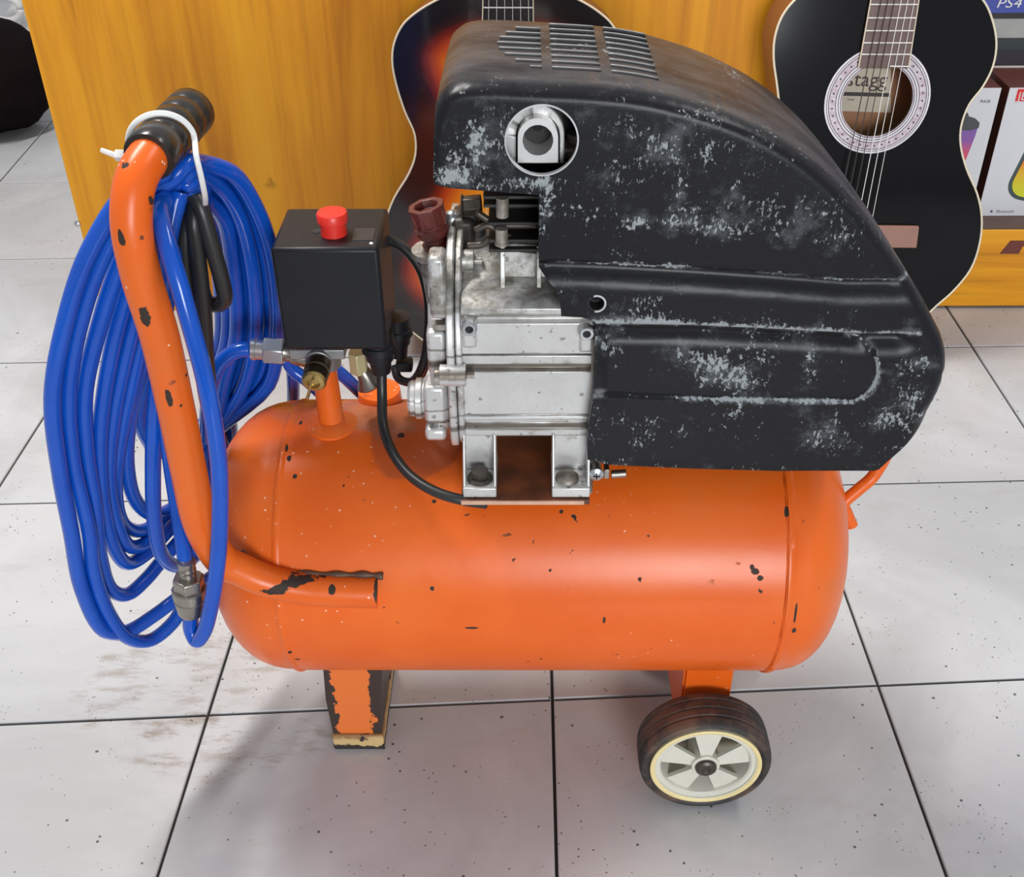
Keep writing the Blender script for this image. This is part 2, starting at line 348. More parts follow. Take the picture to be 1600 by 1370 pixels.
def carton(x0, x1, label):
    e = empty('speaker_box', (x0, BY, SHZ), label, 'box', 'portable speaker boxes on the shelf')
    bm = bmesh.new(); box(bm, (x0, BY + .0006, SHZ + .0008), (x1, BY + .09, zt)); obj('carton', bm, mBoxBrown, e, bevel=.0006)
    bm = bmesh.new(); box(bm, (x0 + .0002, BY - .0004, SHZ + .001), (x1 - .0002, BY + .0004, zt - .0002)); obj('front_print', bm, mCard, e, 'white printed front')
    return e
def pill(cx, cz, hw, hh, tilt, y, y2, n=10):
    out = []
    for k in range(4):
        for j in range(n + 1):
            a = PI / 2 * (k + j / n); r = hw * .8
            sx = 1 if k in (0, 3) else -1; sz = 1 if k in (0, 1) else -1
            out.append((sx * (hw - r) + r * math.cos(a), sz * (hh - r) + r * math.sin(a)))
    c, s = math.cos(tilt), math.sin(tilt); return [Vector((cx + x * c + z * s, y, cz - x * s + z * c)) for x, z in out]
xb = P(1578, 137, 1, BY).x
rb = carton(xb, xb + .14, 'white fronted speaker box at the right edge with a rainbow capsule on it')
g = P(1566, 300, 1, BY); cx, cz = g.x + .050, .236
bm = bmesh.new(); extrude_poly(bm, pill(cx, cz, .034, .074, .22, BY - .0007, 0), (0, .0004, 0)); obj('printed_outline', bm, plain('print_grey', (.06, .09, .085), .4), rb)
bm = bmesh.new(); extrude_poly(bm, pill(cx, cz, .0285, .0685, .22, BY - .0010, 0), (0, .0003, 0)); obj('printed_speaker', bm, grad_mat('print_rainbow', [(0, (.70, .72, .03)), (.3, (.85, .42, .03)), (.5, (.85, .09, .03)), (.8, (.45, .07, .40)), (1, (.15, .08, .5))], .165, .30), rb, 'rainbow coloured capsule print')
a_ = P(1588, 139, 1, BY); b_ = P(1584, 158, 1, BY)
bm = bmesh.new(); box(bm, (b_.x + .0015, BY - .0009, b_.z), (b_.x + .04, BY - .0004, a_.z)); obj('logo_patch', bm, plain('print_red', (.75, .04, .03), .4), rb, 'red logo patch')
text('logo_text', 'JBL', .017, (b_.x + .004, BY - .0010, b_.z + .002), mCard, rb)
c = P(1556, 332, 1, BY); text('printed_text', 'Bluetooth', .0068, (c.x, BY - .0006, c.z), plain('print_text_grey', (.25, .25, .28), .5), rb)
bm = bmesh.new(); c = P(1549, 330, 1, BY); lathe(bm, (c.x, BY - .0004, c.z), (0, -1, 0), [(0, .0022), (.0004, .0022)], 14); obj('printed_emblem', bm, plain('print_blue', (.10, .14, .25), .5), rb)
xr = P(1566, 134, 1, BY).x
lb = carton(xr - .10, xr, 'white fronted speaker box half hidden by the black guitar, purple speaker on it')
c = P(1508, 215, 1, BY)
bm = bmesh.new(); extrude_poly(bm, [P(x, y, 1, BY - .0008) for x, y in ((1486, 200), (1486, 262), (1500, 258), (1509, 250), (1524, 212), (1529, 196), (1500, 196))], (0, .0003, 0)); obj('printed_speaker', bm, grad_mat('print_purple', [(0, (.75, .10, .14)), (.45, (.28, .12, .42)), (1, (.22, .13, .42))], c.z - .035, c.z + .03), lb, 'purple printed speaker')
bm = bmesh.new(); extrude_poly(bm, [P(x, y, 1, BY - .0011) for x, y in ((1486, 202), (1486, 182), (1512, 176), (1514, 182), (1524, 185), (1531, 192), (1529, 200), (1515, 204))], (0, .0003, 0)); obj('printed_speaker_top', bm, plain('print_dark', (.07, .08, .08), .5), lb)
c = P(1531, 160, 1, BY); text('printed_text', 'PULSE', .0055, (c.x, BY - .0006, c.z), plain('print_text_dark', (.05, .05, .06), .5), lb)
# ---- stack of flat boxes behind them
SY = BY + .094
def flat_box(y0, y1, mat, label, x0=.60, x1=1.02, front=0):
    z0, z1 = P(1590, y1, 1, SY).z, P(1590, y0, 1, SY).z
    e = empty('flat_box', (x0, SY, z0), label, 'box', 'flat boxes stacked behind the speaker boxes')
    bm = bmesh.new(); box(bm, (x0, SY + front, z0 + .0003), (x1, SY + .28, z1)); obj('carton', bm, mat, e, bevel=.0008); return e, z0, z1
zb0 = P(1590, 107, 1, SY).z
e = empty('white_box', (.62, SY, SHZ), 'low white box under the stack of flat boxes', 'box', 'flat boxes stacked behind the speaker boxes')
bm = bmesh.new(); box(bm, (.59, SY, SHZ + .001), (1.02, SY + .30, P(1590, 102.5, 1, SY).z - .0003)); obj('carton', bm, plain('pinkish_white_card', (.75, .66, .62), .5), e)
e, z0, z1 = flat_box(60, 102, plain('dark_violet_card', (.035, .030, .045), .45, sc=15), 'dark box directly above the white one in the stack', .60)
bm = bmesh.new(); box(bm, (.6005, SY - .0008, (z0 + z1) / 2 + .003), (1.0195, SY + .0002, z1 - .0005)); obj('upper_band', bm, plain('dark_green_grey', (.040, .055, .055), .4), e, 'dark green grey band')
e, z0, z1 = flat_box(29, 60, plain('light_grey_card', (.42, .43, .41), .45), 'light grey box between the dark box and the blue one')
e, z0, z1 = flat_box(-55, 29, plain('blue_card', (.075, .105, .44), .35, var=.15), 'blue game console box on top of the stack with white lettering')
bm = bmesh.new(); box(bm, (.6005, SY - .0008, z0 + .0005), (1.0195, SY + .0002, P(1590, 20, 1, SY).z)); obj('dark_strip', bm, mBoxDark, e, 'dark strip along the bottom')
c = P(1555, 11.5, 1, SY); d_ = P(1555, -4, 1, SY)
text('lettering', 'PS4', (d_.z - c.z) * 1.32, (c.x, SY - .0010, c.z), plain('white_print', (.85, .87, .92), .4), e, xs=1.35, shear=.15)

# ================================================================== guitars
SL = .135                                         # lean: how far a guitar goes back per unit of height
GN = Vector((0, -1, SL)).normalized()
GUP = Vector((0, SL, 1)).normalized()
def guitar(kind, base_y, outline, cx0, name, label, topmat, sidemat, hole=None, thick=.088, gfloor=None):
    p0 = Vector((0, base_y, 0)); Q = lambda x, y, o=0.0: PP(x, y, p0 + GN * o, GN)
    pts = [Q(x, y) for x, y in outline]
    root = empty(name, (sum(p.x for p in pts) / len(pts), base_y, 0), label, 'guitar', 'acoustic guitars leaning on the counter')
    o0 = p0; uv = [Vector(((p - o0).x, (p - o0).dot(GUP))) for p in pts]
    vmin = min(q.y for q in uv)
    if vmin < .003: uv = [Vector((q.x, max(q.y, .003) if q.y < .003 else q.y)) for q in uv]
    to3 = lambda q, o=0.0: o0 + Vector((q[0], 0, 0)) + GUP * q[1] + GN * o
    holes = []
    if hole:
        hc = Q(*hole[:2]) - o0; hc = Vector((hc.x, hc.dot(GUP))); hr = hole[2] * dep(Q(*hole[:2])) / FPX
        holes = [Vector((hc.x + hr * math.cos(2 * PI * k / 48), hc.y + hr * math.sin(2 * PI * k / 48))) for k in range(48)]
    def inside(p, poly):
        c = False; n = len(poly)
        for i in range(n):
            a, b = poly[i], poly[i - 1]
            if (a.y > p.y) != (b.y > p.y) and p.x < (b.x - a.x) * (p.y - a.y) / (b.y - a.y) + a.x: c = not c
        return c
    def segd(p, poly):
        best = 9
        for i in range(len(poly)):
            a, b = poly[i - 1], poly[i]; ab = b - a; t = max(0, min(1, (p - a).dot(ab) / max(ab.dot(ab), 1e-12))); best = min(best, (p - a - ab * t).length)
        return best
    verts = list(uv); edges = [(i, (i + 1) % len(uv)) for i in range(len(uv))]; nb = len(verts); verts += holes; edges += [(nb + i, nb + (i + 1) % len(holes)) for i in range(len(holes))]
    x0, x1 = min(q.x for q in uv), max(q.x for q in uv); y0, y1 = min(q.y for q in uv), max(q.y for q in uv); st = .011
    y = y0
    while y < y1:
        x = x0
        while x < x1:
            q = Vector((x, y))
            if inside(q, uv) and segd(q, uv) > .005 and not (holes and (q - hc).length < hr + .004): verts.append(q)
            x += st
        y += st
    vs, _, fs, _, _, _ = delaunay_2d_cdt(verts, edges, [], 0, 1e-6)
    bm = bmesh.new(); ly = bm.verts.layers.float.new('edge'); bv = []
    for q in vs:
        v = bm.verts.new(to3(q)); v[ly] = segd(q, uv); bv.append(v)
    for f in fs:
        c = sum((vs[i] for i in f), Vector((0, 0))) / len(f)
        if inside(c, uv) and not (holes and (c - hc).length < hr * .998):
            try: bm.faces.new([bv[i] for i in f])
            except ValueError: pass
    for v in [v for v in bm.verts if not v.link_faces]: bm.verts.remove(v)
    obj('soundboard', bm, topmat, root)
    # sides and back
    bm = bmesh.new(); n = len(uv)
    R = [[bm.verts.new(to3(q, -d)) for q in uv] for d in (.0012, thick)]
    for k in range(n): bm.faces.new((R[0][k], R[0][(k + 1) % n], R[1][(k + 1) % n], R[1][k]))
    bm.faces.new(R[1]); obj('body_shell', bm, sidemat, root, smooth=40)
    bm = bmesh.new(); tube(bm, [to3(q, -.0006) for q in uv] + [to3(uv[0], -.0006)], .0015, 6, 1); obj('binding', bm, mBinding, root, 'thin cream binding', smooth=180)
    return root, Q, to3, (hc, hr) if hole else None
def fretboard(root, Q, quad, frets, mat, nx=4):
    (tl, tr, br, bl) = quad
    bm = bmesh.new(); pts = [Q(*p, .0065) for p in (tl, tr, br, bl)]; extrude_poly(bm, pts, -GN * .0060); fb = obj('fretboard', bm, mat, root, bevel=.0006)
    for y, dx in frets:
        f = lambda a, b: a[0] + (b[0] - a[0]) * ((y - a[1]) / (b[1] - a[1]))
        bm = bmesh.new(); cyl(bm, Q(f(tl, bl) + 1 - dx, y, .0066), Q(f(tr, br) - 1, y, .0066), .0009, n=8); o = obj('fret', bm, mFret, fb, smooth=60)
    for a, b in ((tl, bl), (tr, br)):
        bm = bmesh.new(); cyl(bm, Q(*a, .0062), Q(*b, .0062), .0008, n=6); obj('edge_strip', bm, mBinding, fb)
    return fb
# sunburst guitar
left = [(793, 572), (740, 566), (690, 549), (655, 527), (623, 499), (603, 478), (590, 450), (584, 415), (588, 382), (600, 350), (616, 309), (639, 271), (649, 242), (648, 210), (633, 175), (619, 131), (613, 96), (616, 67), (630, 38), (654, 17), (683, 0), (720, -16), (760, -24), (793, -26)]
right = [(796 + (796 - x) * .965, y) for x, y in reversed(left[1:-1])]
ol = sm2(left + right, 4, True)
SG, Q, _, _ = guitar('sun', .655, ol, 793, 'sunburst_guitar', 'acoustic guitar with red and yellow sunburst top behind the motor', attr_mat('sunburst_lacquer'), mSide)
fretboard(SG, Q, ((757.5, -130), (832, -130), (833.5, 48), (753.5, 48)), [(12, 0), (37, 0), (-14, 0), (-42, 0), (-72, 0), (-105, 0)], plain('ebony_board', (.012, .011, .013), .3))
bm = bmesh.new(); extrude_poly(bm, [Q(x, y, -.001) for x, y in ((765, -26), (825, -26), (823, -330), (768, -330))], -GN * .02); obj('neck', bm, mSide, SG, bevel=.004)
for k in range(6):
    bm = bmesh.new(); x0 = 764 + k * 12.3; cyl(bm, Q(x0 + (795 - x0) * .1, -320, .0095), Q(x0 - (795 - x0) * .15, 420, .0105), .0004, n=6); obj('string', bm, mFret, SG)
bm = bmesh.new(); extrude_poly(bm, [Q(x, y, .0008) for x, y in ((735, 412), (850, 412), (856, 440), (729, 440))], GN * .009); obj('bridge', bm, mSide, SG, bevel=.002)
# black guitar
rt = [(1416, -52), (1460, -45), (1505, -25), (1536, 0), (1550, 29), (1557, 66), (1552, 102), (1536, 135), (1514, 164), (1502, 197), (1501, 226), (1510, 263), (1527, 303), (1534, 339), (1531, 379), (1517, 420), (1488, 456), (1463, 478), (1428, 512), (1385, 546), (1306, 566)]
lf = [(1240, 556), (1185, 526), (1148, 482), (1128, 430), (1124, 390), (1134, 345), (1160, 295), (1195, 240), (1213, 205), (1218, 175), (1215, 139), (1209, 91), (1211, 58), (1222, 26), (1242, 0), (1275, -25), (1320, -44), (1370, -52)]
ol = sm2(rt + lf, 4, True)
BG, Q, to3, (hc, hr) = guitar('black', .655, ol, 1390, 'black_guitar', 'glossy black classical guitar with a mother of pearl rosette, behind the shroud', mBlackGloss, mSide, hole=(1370.5, 157.5, 55), thick=.080)
def ring(r0, r1, o, mat, name, lab=None, parent=BG, h=.0004, n=72):
    bm = bmesh.new(); c = to3(hc, o); lathe(bm, c, GN, [(0, r0), (h, r0), (h, r1), (0, r1)], n, closed=True); return obj(name, bm, mat, parent, lab)
K = hr / 55
def rosette_mat():
    a = M('rosette_mosaic'); v = a.voro(260, a.map()); 
    return a.out(a.mix(a.step(a.noise(160, 3), .4, .62), (.50, .40, .45), (.62, .56, .62)), .35)
ros = ring(hr * 1.0, 82 * K, .0002, rosette_mat(), 'rosette', 'pinkish mosaic rosette')
mDk = plain('rosette_dark', (.05, .035, .05), .4); mLt = plain('rosette_light', (.72, .70, .74), .35)
for r0, r1, mm in ((56.5, 57.5, mDk), (60, 61, mDk), (64, 65, mDk), (57.7, 59.8, mLt), (61.2, 63.8, mLt), (75, 76, mDk), (78.0, 78.8, mDk), (76.2, 77.8, mLt), (79.2, 81.6, mLt)):
    ring(r0 * K, r1 * K, .0006, mm, 'rosette_line', None, ros, .0002)
for k in range(38):
    a = 2 * PI * k / 38; q = hc + Vector((math.cos(a), math.sin(a))) * 70 * K
    bm = bmesh.new(); lathe(bm, to3(q, .0005), GN, [(0, .0016), (.0003, .0016)], 4, a0=a); obj('rosette_dot', bm, mDk, ros)
for k in range(120):
    pass
# inside of the body and the paper label
bm = bmesh.new(); lathe(bm, to3(hc, 0), -GN, [(.001, hr), (.004, hr * 1.001)], 48); bm.faces.ensure_lookup_table()
for f in [f for f in bm.faces if len(f.verts) > 4]: bm.faces.remove(f)
obj('hole_edge', bm, mBlackGloss, BG)
Qb = lambda x, y: Q(x, y, -.070)
bm = bmesh.new(); extrude_poly(bm, [Qb(x, y) for x, y in ((1290, 60), (1445, 60), (1445, 260), (1290, 260))], -GN * .001); obj('inner_back', bm, plain('inner_back_wood', (.42, .18, .07), .5), BG, 'brown wood seen through the sound hole')
Ql = lambda x, y: Q(x, y, -.0690)
bm = bmesh.new(); extrude_poly(bm, [Ql(x, y) for x, y in ((1300, 70), (1392, 70), (1392, 176), (1300, 173))], -GN * .0004); lbl = obj('paper_label', bm, plain('cream_paper', (.80, .70, .54), .6, var=.06), BG, 'cream paper label with dark lettering')
mInk = plain('label_ink', (.07, .05, .05), .6)
bm = bmesh.new(); extrude_poly(bm, [Q(x, y, -.0686) for x, y in ((1312, 143.5), (1391, 145.5), (1391, 151.5), (1312, 149.5))], -GN * .0003); obj('label_band', bm, mInk, lbl)
def text_on(s, px, py, hpx, mat, parent, off, name='label_text', rotz=0.0):
    cu = bpy.data.curves.new(name, 'FONT'); cu.body = s; cu.size = 1; cu.resolution_u = 3
    o = bpy.data.objects.new(name, cu); COL.objects.link(o)
    me = bpy.data.meshes.new_from_object(o.evaluated_get(bpy.context.evaluated_depsgraph_get())); bpy.data.objects.remove(o)
    c = Q(px, py, off); s_ = hpx * dep(c) / FPX; rt_ = Vector((1, 0, 0)); cz, sz = math.cos(rotz), math.sin(rotz)
    for v in me.vertices:
        x, y = v.co.x * s_, v.co.y * s_; x, y = x * cz - y * sz, x * sz + y * cz; v.co = c + rt_ * x + GUP * y + GN * .0002
    return link(name, me, mat, parent)
for o_ in (text_on('stagg', 1321, 134, 32, mInk, BG, -.0687, rotz=-.03), text_on('Model', 1324, 157, 4.2, mInk, BG, -.0687)):
    o_.matrix_parent_inverse = Matrix.Translation(-BG.location)
fb = fretboard(BG, Q, ((1395, -190), (1465, -190), (1419.5, 107), (1341.5, 107)), [(7, 0), (28, 0), (48, 0), (67, 0), (85, 0), (-16, 0), (-40, 0), (-66, 0), (-94, 0)], plain('rosewood_board', (.13, .075, .065), .42, var=.35, sc=70))
bm = bmesh.new(); extrude_poly(bm, [Q(x, y, .0078) for x, y in ((1391, 102.5), (1420, 103), (1420, 104.6), (1391, 104.1))], -GN * .001); obj('end_fret', bm, mFret, BG)
bm = bmesh.new(); extrude_poly(bm, [Q(x, y, -.001) for x, y in ((1384, -52), (1436, -52), (1478, -330), (1426, -330))], -GN * .02); obj('neck', bm, mSide, BG, bevel=.004)
bm = bmesh.new(); extrude_poly(bm, [Q(x, y, .0006) for x, y in ((1232, 349), (1434, 352), (1430, 385), (1228, 384))], GN * .007); obj('bridge', bm, plain('bridge_wood', (.30, .155, .115), .5, var=.15), BG, 'pale brown wooden bridge', bevel=.001)
for k in range(6):
    f = k / 5; xa, xb_ = 1406 + 49 * f - (0), 1256 + 122 * f
    bm = bmesh.new(); cyl(bm, Q(1416 + 50 * f, -190, .0085), Q(1303 + 56 * f, 362, .0095), .0007 - .00006 * k, n=6)
    obj('string', bm, plain('wound_string', (.10, .09, .085), .4, .6) if k < 3 else mNylon, BG, 'dark wound string' if k < 3 else 'clear nylon string')

# ================================================================== dark cloth bag and white jug, top left
def blob(name, c, r, mat, parent=None, amp=.12, sub=4, seed=0, freq=4):
    from mathutils import noise as nz
    bm = bmesh.new(); bmesh.ops.create_icosphere(bm, subdivisions=sub, radius=1)
    for v in bm.verts:
        d = 1 + amp * nz.noise(v.co * freq * .4 + Vector((seed, 0, 0))) + amp * .35 * nz.noise(v.co * freq + Vector((0, seed, 0)))
        p = v.co * d; v.co = Vector((p.x * r[0] + c[0], p.y * r[1] + c[1], max(p.z * r[2] + c[2], .001)))
    return obj(name, bm, mat, parent, smooth=180)
mCloth = plain('dark_cloth', (.007, .004, .0045), .95, var=.4, sc=30, spec=.08)
g0 = P(-6, 198, 2, 0)
bag = blob('cloth_bag', (g0.x, g0.y, .112), (.155, .150, .118), mCloth, amp=.10, seed=3)
thing(bag, 'almost black slumped cloth bag on the floor left of the counter', 'bag')
jg = P(30, 45, 2, 0)
jug = empty('plastic_jug', (jg.x, jg.y, 0), 'white plastic jug with a ring handle behind the dark bag', 'jug')
mJug = plain('white_plastic', (.78, .77, .75), .3, var=.04)
jx, jy = P(36, 36, 1, 2.30).x, 2.30; jz = P(36, 36, 1, 2.30).z
bm = bmesh.new(); lathe(bm, (jx + .02, jy, 0), (0, 0, 1), [(0, .0), (.0, .055), (.01, .062), (jz, .062), (jz + .03, .055), (jz + .06, .03), (jz + .08, .028), (jz + .085, 0)], 32); obj('jug_body', bm, mJug, jug, smooth=40)
bm = bmesh.new(); cc = P(8, 14, 1, 2.22)
tube(bm, [cc + Vector((.040 * math.cos(a), 0, .030 * math.sin(a))) for a in [2 * PI * k / 24 for k in range(25)]], .009, 10, 1); obj('ring_handle', bm, mJug, jug, smooth=180)
exec_after = []
# ================================================================== air compressor
AC = empty('air_compressor', (0, 0, 0), 'orange portable air compressor with black shroud and silver motor on the tiled floor', 'compressor')
TZ, TR = .2374, .118
def ontank(x, y):                                  # point of the tank's skin seen at (x, y)
    d = ray(x, y); o = CP - Vector((0, 0, TZ)); A = d.y ** 2 + d.z ** 2; B = 2 * (o.y * d.y + o.z * d.z); Cc = o.y ** 2 + o.z ** 2 - TR ** 2
    t = (-B - math.sqrt(max(B * B - 4 * A * Cc, 0))) / (2 * A); return CP + d * t
chips = []
for x, y, rx, rz in ((1180, 893, 5, 4), (1188, 903, 4, 3), (1175, 886, 3, 3), (452, 716, 3, 4), (448, 700, 2, 5), (461, 744, 3, 3), (627, 680, 5, 4), (738, 981, 10, 1.6), (1241, 985, 3, 4), (1243, 960, 1.6, 16), (675, 919, 3, 3), (465, 1030, 4, 2), (453, 1018, 3, 3), (678, 783, 3, 2), (944, 968, 2, 5), (1229, 800, 3, 6), (470, 660, 2, 4)):
    c = ontank(x, y); k = .82 / FPX; chips.append((c, (rx * k * 1.25, rz * k * 1.6, rz * k * 1.4), .25, 260))
mTank = paint('orange_tank_paint', chips, .72, dust_shadow=[((-.125, .03, .352), (.045, .05, .012), .5, (.36, .25, .18)), ((-.165, .035, .350), (.06, .035, .012), .35, (.45, .17, .08)), ((-.083, -.01, .36), (.05, .06, .02), .55, (.30, .07, .03)), ((-.265, -.02, .24), (.02, .10, .09), .30, (.40, .12, .05))])  # dust by the riser, motor's shadow painted beside it, left end tinted darker
mTube = paint('orange_tube_paint', [((-.239, -.13, .531), (.0035, .02, .007), .3, 200), ((-.236, -.13, .470), (.002, .02, .006), .4, 200), ((-.225, -.13, .60), (.002, .02, .006), .4, 200), ((-.243, -.13, .585), (.002, .02, .005), .4, 200),
    (P(430, 928, 1, -.13), (.010, .02, .004), .4, 120), (P(475, 922, 1, -.13), (.018, .02, .0035), .4, 120), (P(592, 930, 1, -.125), (.0045, .03, .011), .35, 150), (P(517, 932, 1, -.13), (.003, .02, .003), .3, 150)], .70, 3.0)
# --- tank
prof = []
NN = 14
for k in range(NN + 1):
    t = PI / 2 * k / NN; prof.append((-.1945 - .076 * math.cos(t) ** (2 / 2.35), TR * .995 * math.sin(t) ** (2 / 2.35)))
prof[0] = (prof[0][0], 0)
prof += [(-.1935, TR * .998), (-.1930, TR - .001), (-.1925, TR), (.2010, TR), (.2014, TR - .0018), (.2020, TR - .0015), (.2028, TR + .0018), (.2060, TR + .0022), (.2075, TR + .0005)]
for k in range(NN, -1, -1):
    t = PI / 2 * k / NN; prof.append((.2085 + .0625 * math.cos(t) ** (2 / 2.35), TR * 1.0 * math.sin(t) ** (2 / 2.35)))
prof[-1] = (prof[-1][0], 0)
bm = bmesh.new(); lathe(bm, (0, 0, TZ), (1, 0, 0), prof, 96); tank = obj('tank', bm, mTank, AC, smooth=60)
from mathutils import noise as nz
def seam(x, w_, h):
    bm = bmesh.new(); n = 180; A = []
    for k in range(n):
        a = 2 * PI * k / n; j = nz.noise(Vector((math.cos(a) * 9, math.sin(a) * 9, x * 50))); hh = h * (1 + .6 * j); ww = w_ * (1 + .25 * nz.noise(Vector((math.cos(a) * 14, math.sin(a) * 14, 3 + x))))
        A.append([bm.verts.new((x + dx * ww, math.cos(a) * (TR + dr * hh - .0005), TZ + math.sin(a) * (TR + dr * hh - .0005))) for dx, dr in ((-.5, 0), (-.3, .7), (0, 1), (.3, .7), (.5, 0))])
    for k in range(n):
        for j in range(4): bm.faces.new((A[k][j], A[k][j + 1], A[(k + 1) % n][j + 1], A[(k + 1) % n][j]))
    return bm
obj('weld_seam', seam(-.1935, .0075, .0016), mTank, tank, smooth=180); obj('weld_seam', seam(.2055, .0085, .0026), mTank, tank, smooth=180)
# --- front foot
mFoot = M('chipped_orange_foot'); sx = mFoot.n.new('ShaderNodeSeparateXYZ'); mFoot.val(mFoot.co, sx.inputs[0])
fx0, fx1 = P(519, 1135, 1, -.044).x, P(596, 1135, 1, -.044).x; fxm = (fx0 + fx1) / 2
ed = mFoot.math('ADD', mFoot.math('ABSOLUTE', mFoot.math('SUBTRACT', sx.outputs[0], fxm - .001)), mFoot.math('MULTIPLY', mFoot.math('SUBTRACT', mFoot.noise(85, 4, .6), .5), .022))
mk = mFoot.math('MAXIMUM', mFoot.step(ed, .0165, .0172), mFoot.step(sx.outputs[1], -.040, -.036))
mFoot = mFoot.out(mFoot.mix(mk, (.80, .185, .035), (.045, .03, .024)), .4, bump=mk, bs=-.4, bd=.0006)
tx0, tx1 = P(509, 1060, 1, -.044).x + .001, P(607, 1060, 1, -.044).x
bm = bmesh.new()
ft = [(fx0, .0215), (fx1, .0215), (fx1 + .002, .07), (tx1, .150), (tx0, .150), (fx0 - .002, .07)]
extrude_poly(bm, [Vector((x, -.044, z)) for x, z in ft], (0, .0035, 0))
extrude_poly(bm, [Vector((x, -.0405, z)) for x, z in ((fx0, .0215), (fx0 + .003, .0215), (fx0 + .003, .14), (fx0 - .001, .14))], (0, .10, 0))
extrude_poly(bm, [Vector((x, -.0405, z)) for x, z in ((fx1 - .003, .0215), (fx1, .0215), (fx1 + .001, .14), (fx1 - .003, .14))], (0, .10, 0))
box(bm, (fx0, -.0405, .0215), (fx1, .06, .0245))
foot = obj('front_foot', bm, mFoot, AC, 'orange sheet metal foot with chipped edges')
mPad = M('worn_pad'); sx = mPad.n.new('ShaderNodeSeparateXYZ'); mPad.val(mPad.co, sx.inputs[0])
q = mPad.math('ADD', sx.outputs[2], mPad.math('MULTIPLY', mPad.math('SUBTRACT', mPad.noise(90, 4), .5), .014)); q2 = mPad.step(mPad.noise(75, 3, .5, mPad.map(loc=(.3, 0, 0))), .62, .66)
mPad = mPad.out(mPad.mix(mPad.math('MAXIMUM', mPad.step(q, .0085, .0070), q2), mPad.mix(mPad.step(q, .015, .021), (.62, .44, .20), (.30, .16, .06)), (.03, .025, .02)), .6)
bm = bmesh.new(); box(bm, (fx0 - .001, -.047, .0005), (fx1 + .001, .062, .0212)); obj('rubber_pad', bm, mPad, foot, 'yellowed pad worn black at the bottom', bevel=.0018)
# --- wheels with bracket and axle
mTyre = M('dirty_tyre'); ty = mTyre.noise(26, 5, .65); mTyre = mTyre.out(mTyre.mix(mTyre.step(ty, .42, .66), (.028, .026, .026), (.13, .075, .05)), .6, bump=mTyre.noise(90, 4), bs=.5, bd=.0012)
WX, WZ, WF = P(1103, 1200, 1, -.113).x, .0600, -.1105
def make_wheel(y, s):
    c = Vector((WX, y, WZ)); ax = Vector((0, s, 0)); R = .0590; r = .0487     # axis points to the outside
    bm = bmesh.new(); lathe(bm, c, ax, [(-.0015, r * .62), (-.0015, r - .009), (.0, r - .0075), (.0, r - .004), (.0015, r - .004), (.0022, r + .0006), (.0010, r + .0006), (-.030, r + .0006), (-.030, r - .004), (-.010, r - .010), (-.030, r - .014), (-.030, r * .62)][1:11] , 72, closed=True)
    # dished web ring behind the spokes
    # spokes: wide at the rim, narrow at the hub
    for k in range(5):
        a = PI / 2 + 2 * PI * k / 5; n_ = Vector((math.cos(a), 0, math.sin(a))); t_ = Vector((-math.sin(a), 0, math.cos(a)))
        p = [c + n_ * .009 + t_ * .0042, c + n_ * .0375 + t_ * .0125, c + n_ * .0395, c + n_ * .0375 - t_ * .0125, c + n_ * .009 - t_ * .0042]
        p = [v + ax * (-.0045) if i in (1, 2, 3) else v + ax * (-.0015) for i, v in enumerate(p)]; extrude_poly(bm, p, -ax * .004)
    lathe(bm, c, ax, [(-.026, .0125), (.0005, .0125), (.0012, .0115), (.0012, 0)], 32)
    w_ = obj('wheel', bm, mWhiteRim, AC, 'off white plastic wheel with five spokes', smooth=30)
    bm = bmesh.new(); lathe(bm, c, ax, [(.0023, r + .0008), (.0032, r - .0005), (.0030, r - .0025), (.0010, r - .0040), (-.001, r - .0030), (-.001, r + .0004)], 72, closed=True); obj('rim_edge', bm, mCream, w_, 'yellowed rim edge', smooth=50)
    tp = [(.0, r + .0010), (.0025, R - .006), (.0015, R - .0025), (-.001, R - .0008), (-.0055, R), (-.0075, R - .0013), (-.009, R), (-.015, R + .0002), (-.0165, R - .0013), (-.018, R), (-.0245, R), (-.026, R - .0013), (-.0275, R - .0002), (-.033, R - .001), (-.036, R - .004), (-.0365, r + .001)]
    bm = bmesh.new(); lathe(bm, c, ax, tp, 96, closed=True); obj('tyre', bm, mTyre, w_, 'dirty grooved black tyre', smooth=35)
    bm = bmesh.new(); lathe(bm, c, ax, [(-.034, r - .001), (-.034, .012)], 48); bm.faces.ensure_lookup_table()
    bm.free()
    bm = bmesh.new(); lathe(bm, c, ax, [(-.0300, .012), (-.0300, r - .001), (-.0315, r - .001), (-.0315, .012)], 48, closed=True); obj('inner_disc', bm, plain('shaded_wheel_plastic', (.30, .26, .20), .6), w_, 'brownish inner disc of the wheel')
    bm = bmesh.new(); lathe(bm, c + ax * .001, ax, [(0, .0098), (.003, .0092), (.0045, .007), (.0045, .004), (.0035, .003), (.0035, 0)], 32); obj('hub_cap', bm, mDarkBolt, w_, 'dark metal hub cap', smooth=30)
make_wheel(WF, -1); make_wheel(-WF, 1)
bm = bmesh.new(); cyl(bm, (WX, WF + .025, WZ), (WX, -WF - .025, WZ), .006); obj('axle', bm, mDarkBolt, AC)
mBr = paint('orange_bracket_paint', [], .8, 9.0)
bx0, bx1 = P(1078, 1070, 1, -.066).x, P(1143, 1070, 1, -.066).x
bm = bmesh.new(); box(bm, (bx0 - .004, -.066, .045), (bx1, -.0625, .152)); box(bm, (bx0 - .006, -.0625, .045), (bx0 - .0025, .066, .135)); box(bm, (bx1 - .0035, -.0625, .045), (bx1, .066, .135)); box(bm, (bx0 - .004, .0625, .045), (bx1, .066, .152))
obj('wheel_bracket', bm, mBr, AC, bevel=.0006)
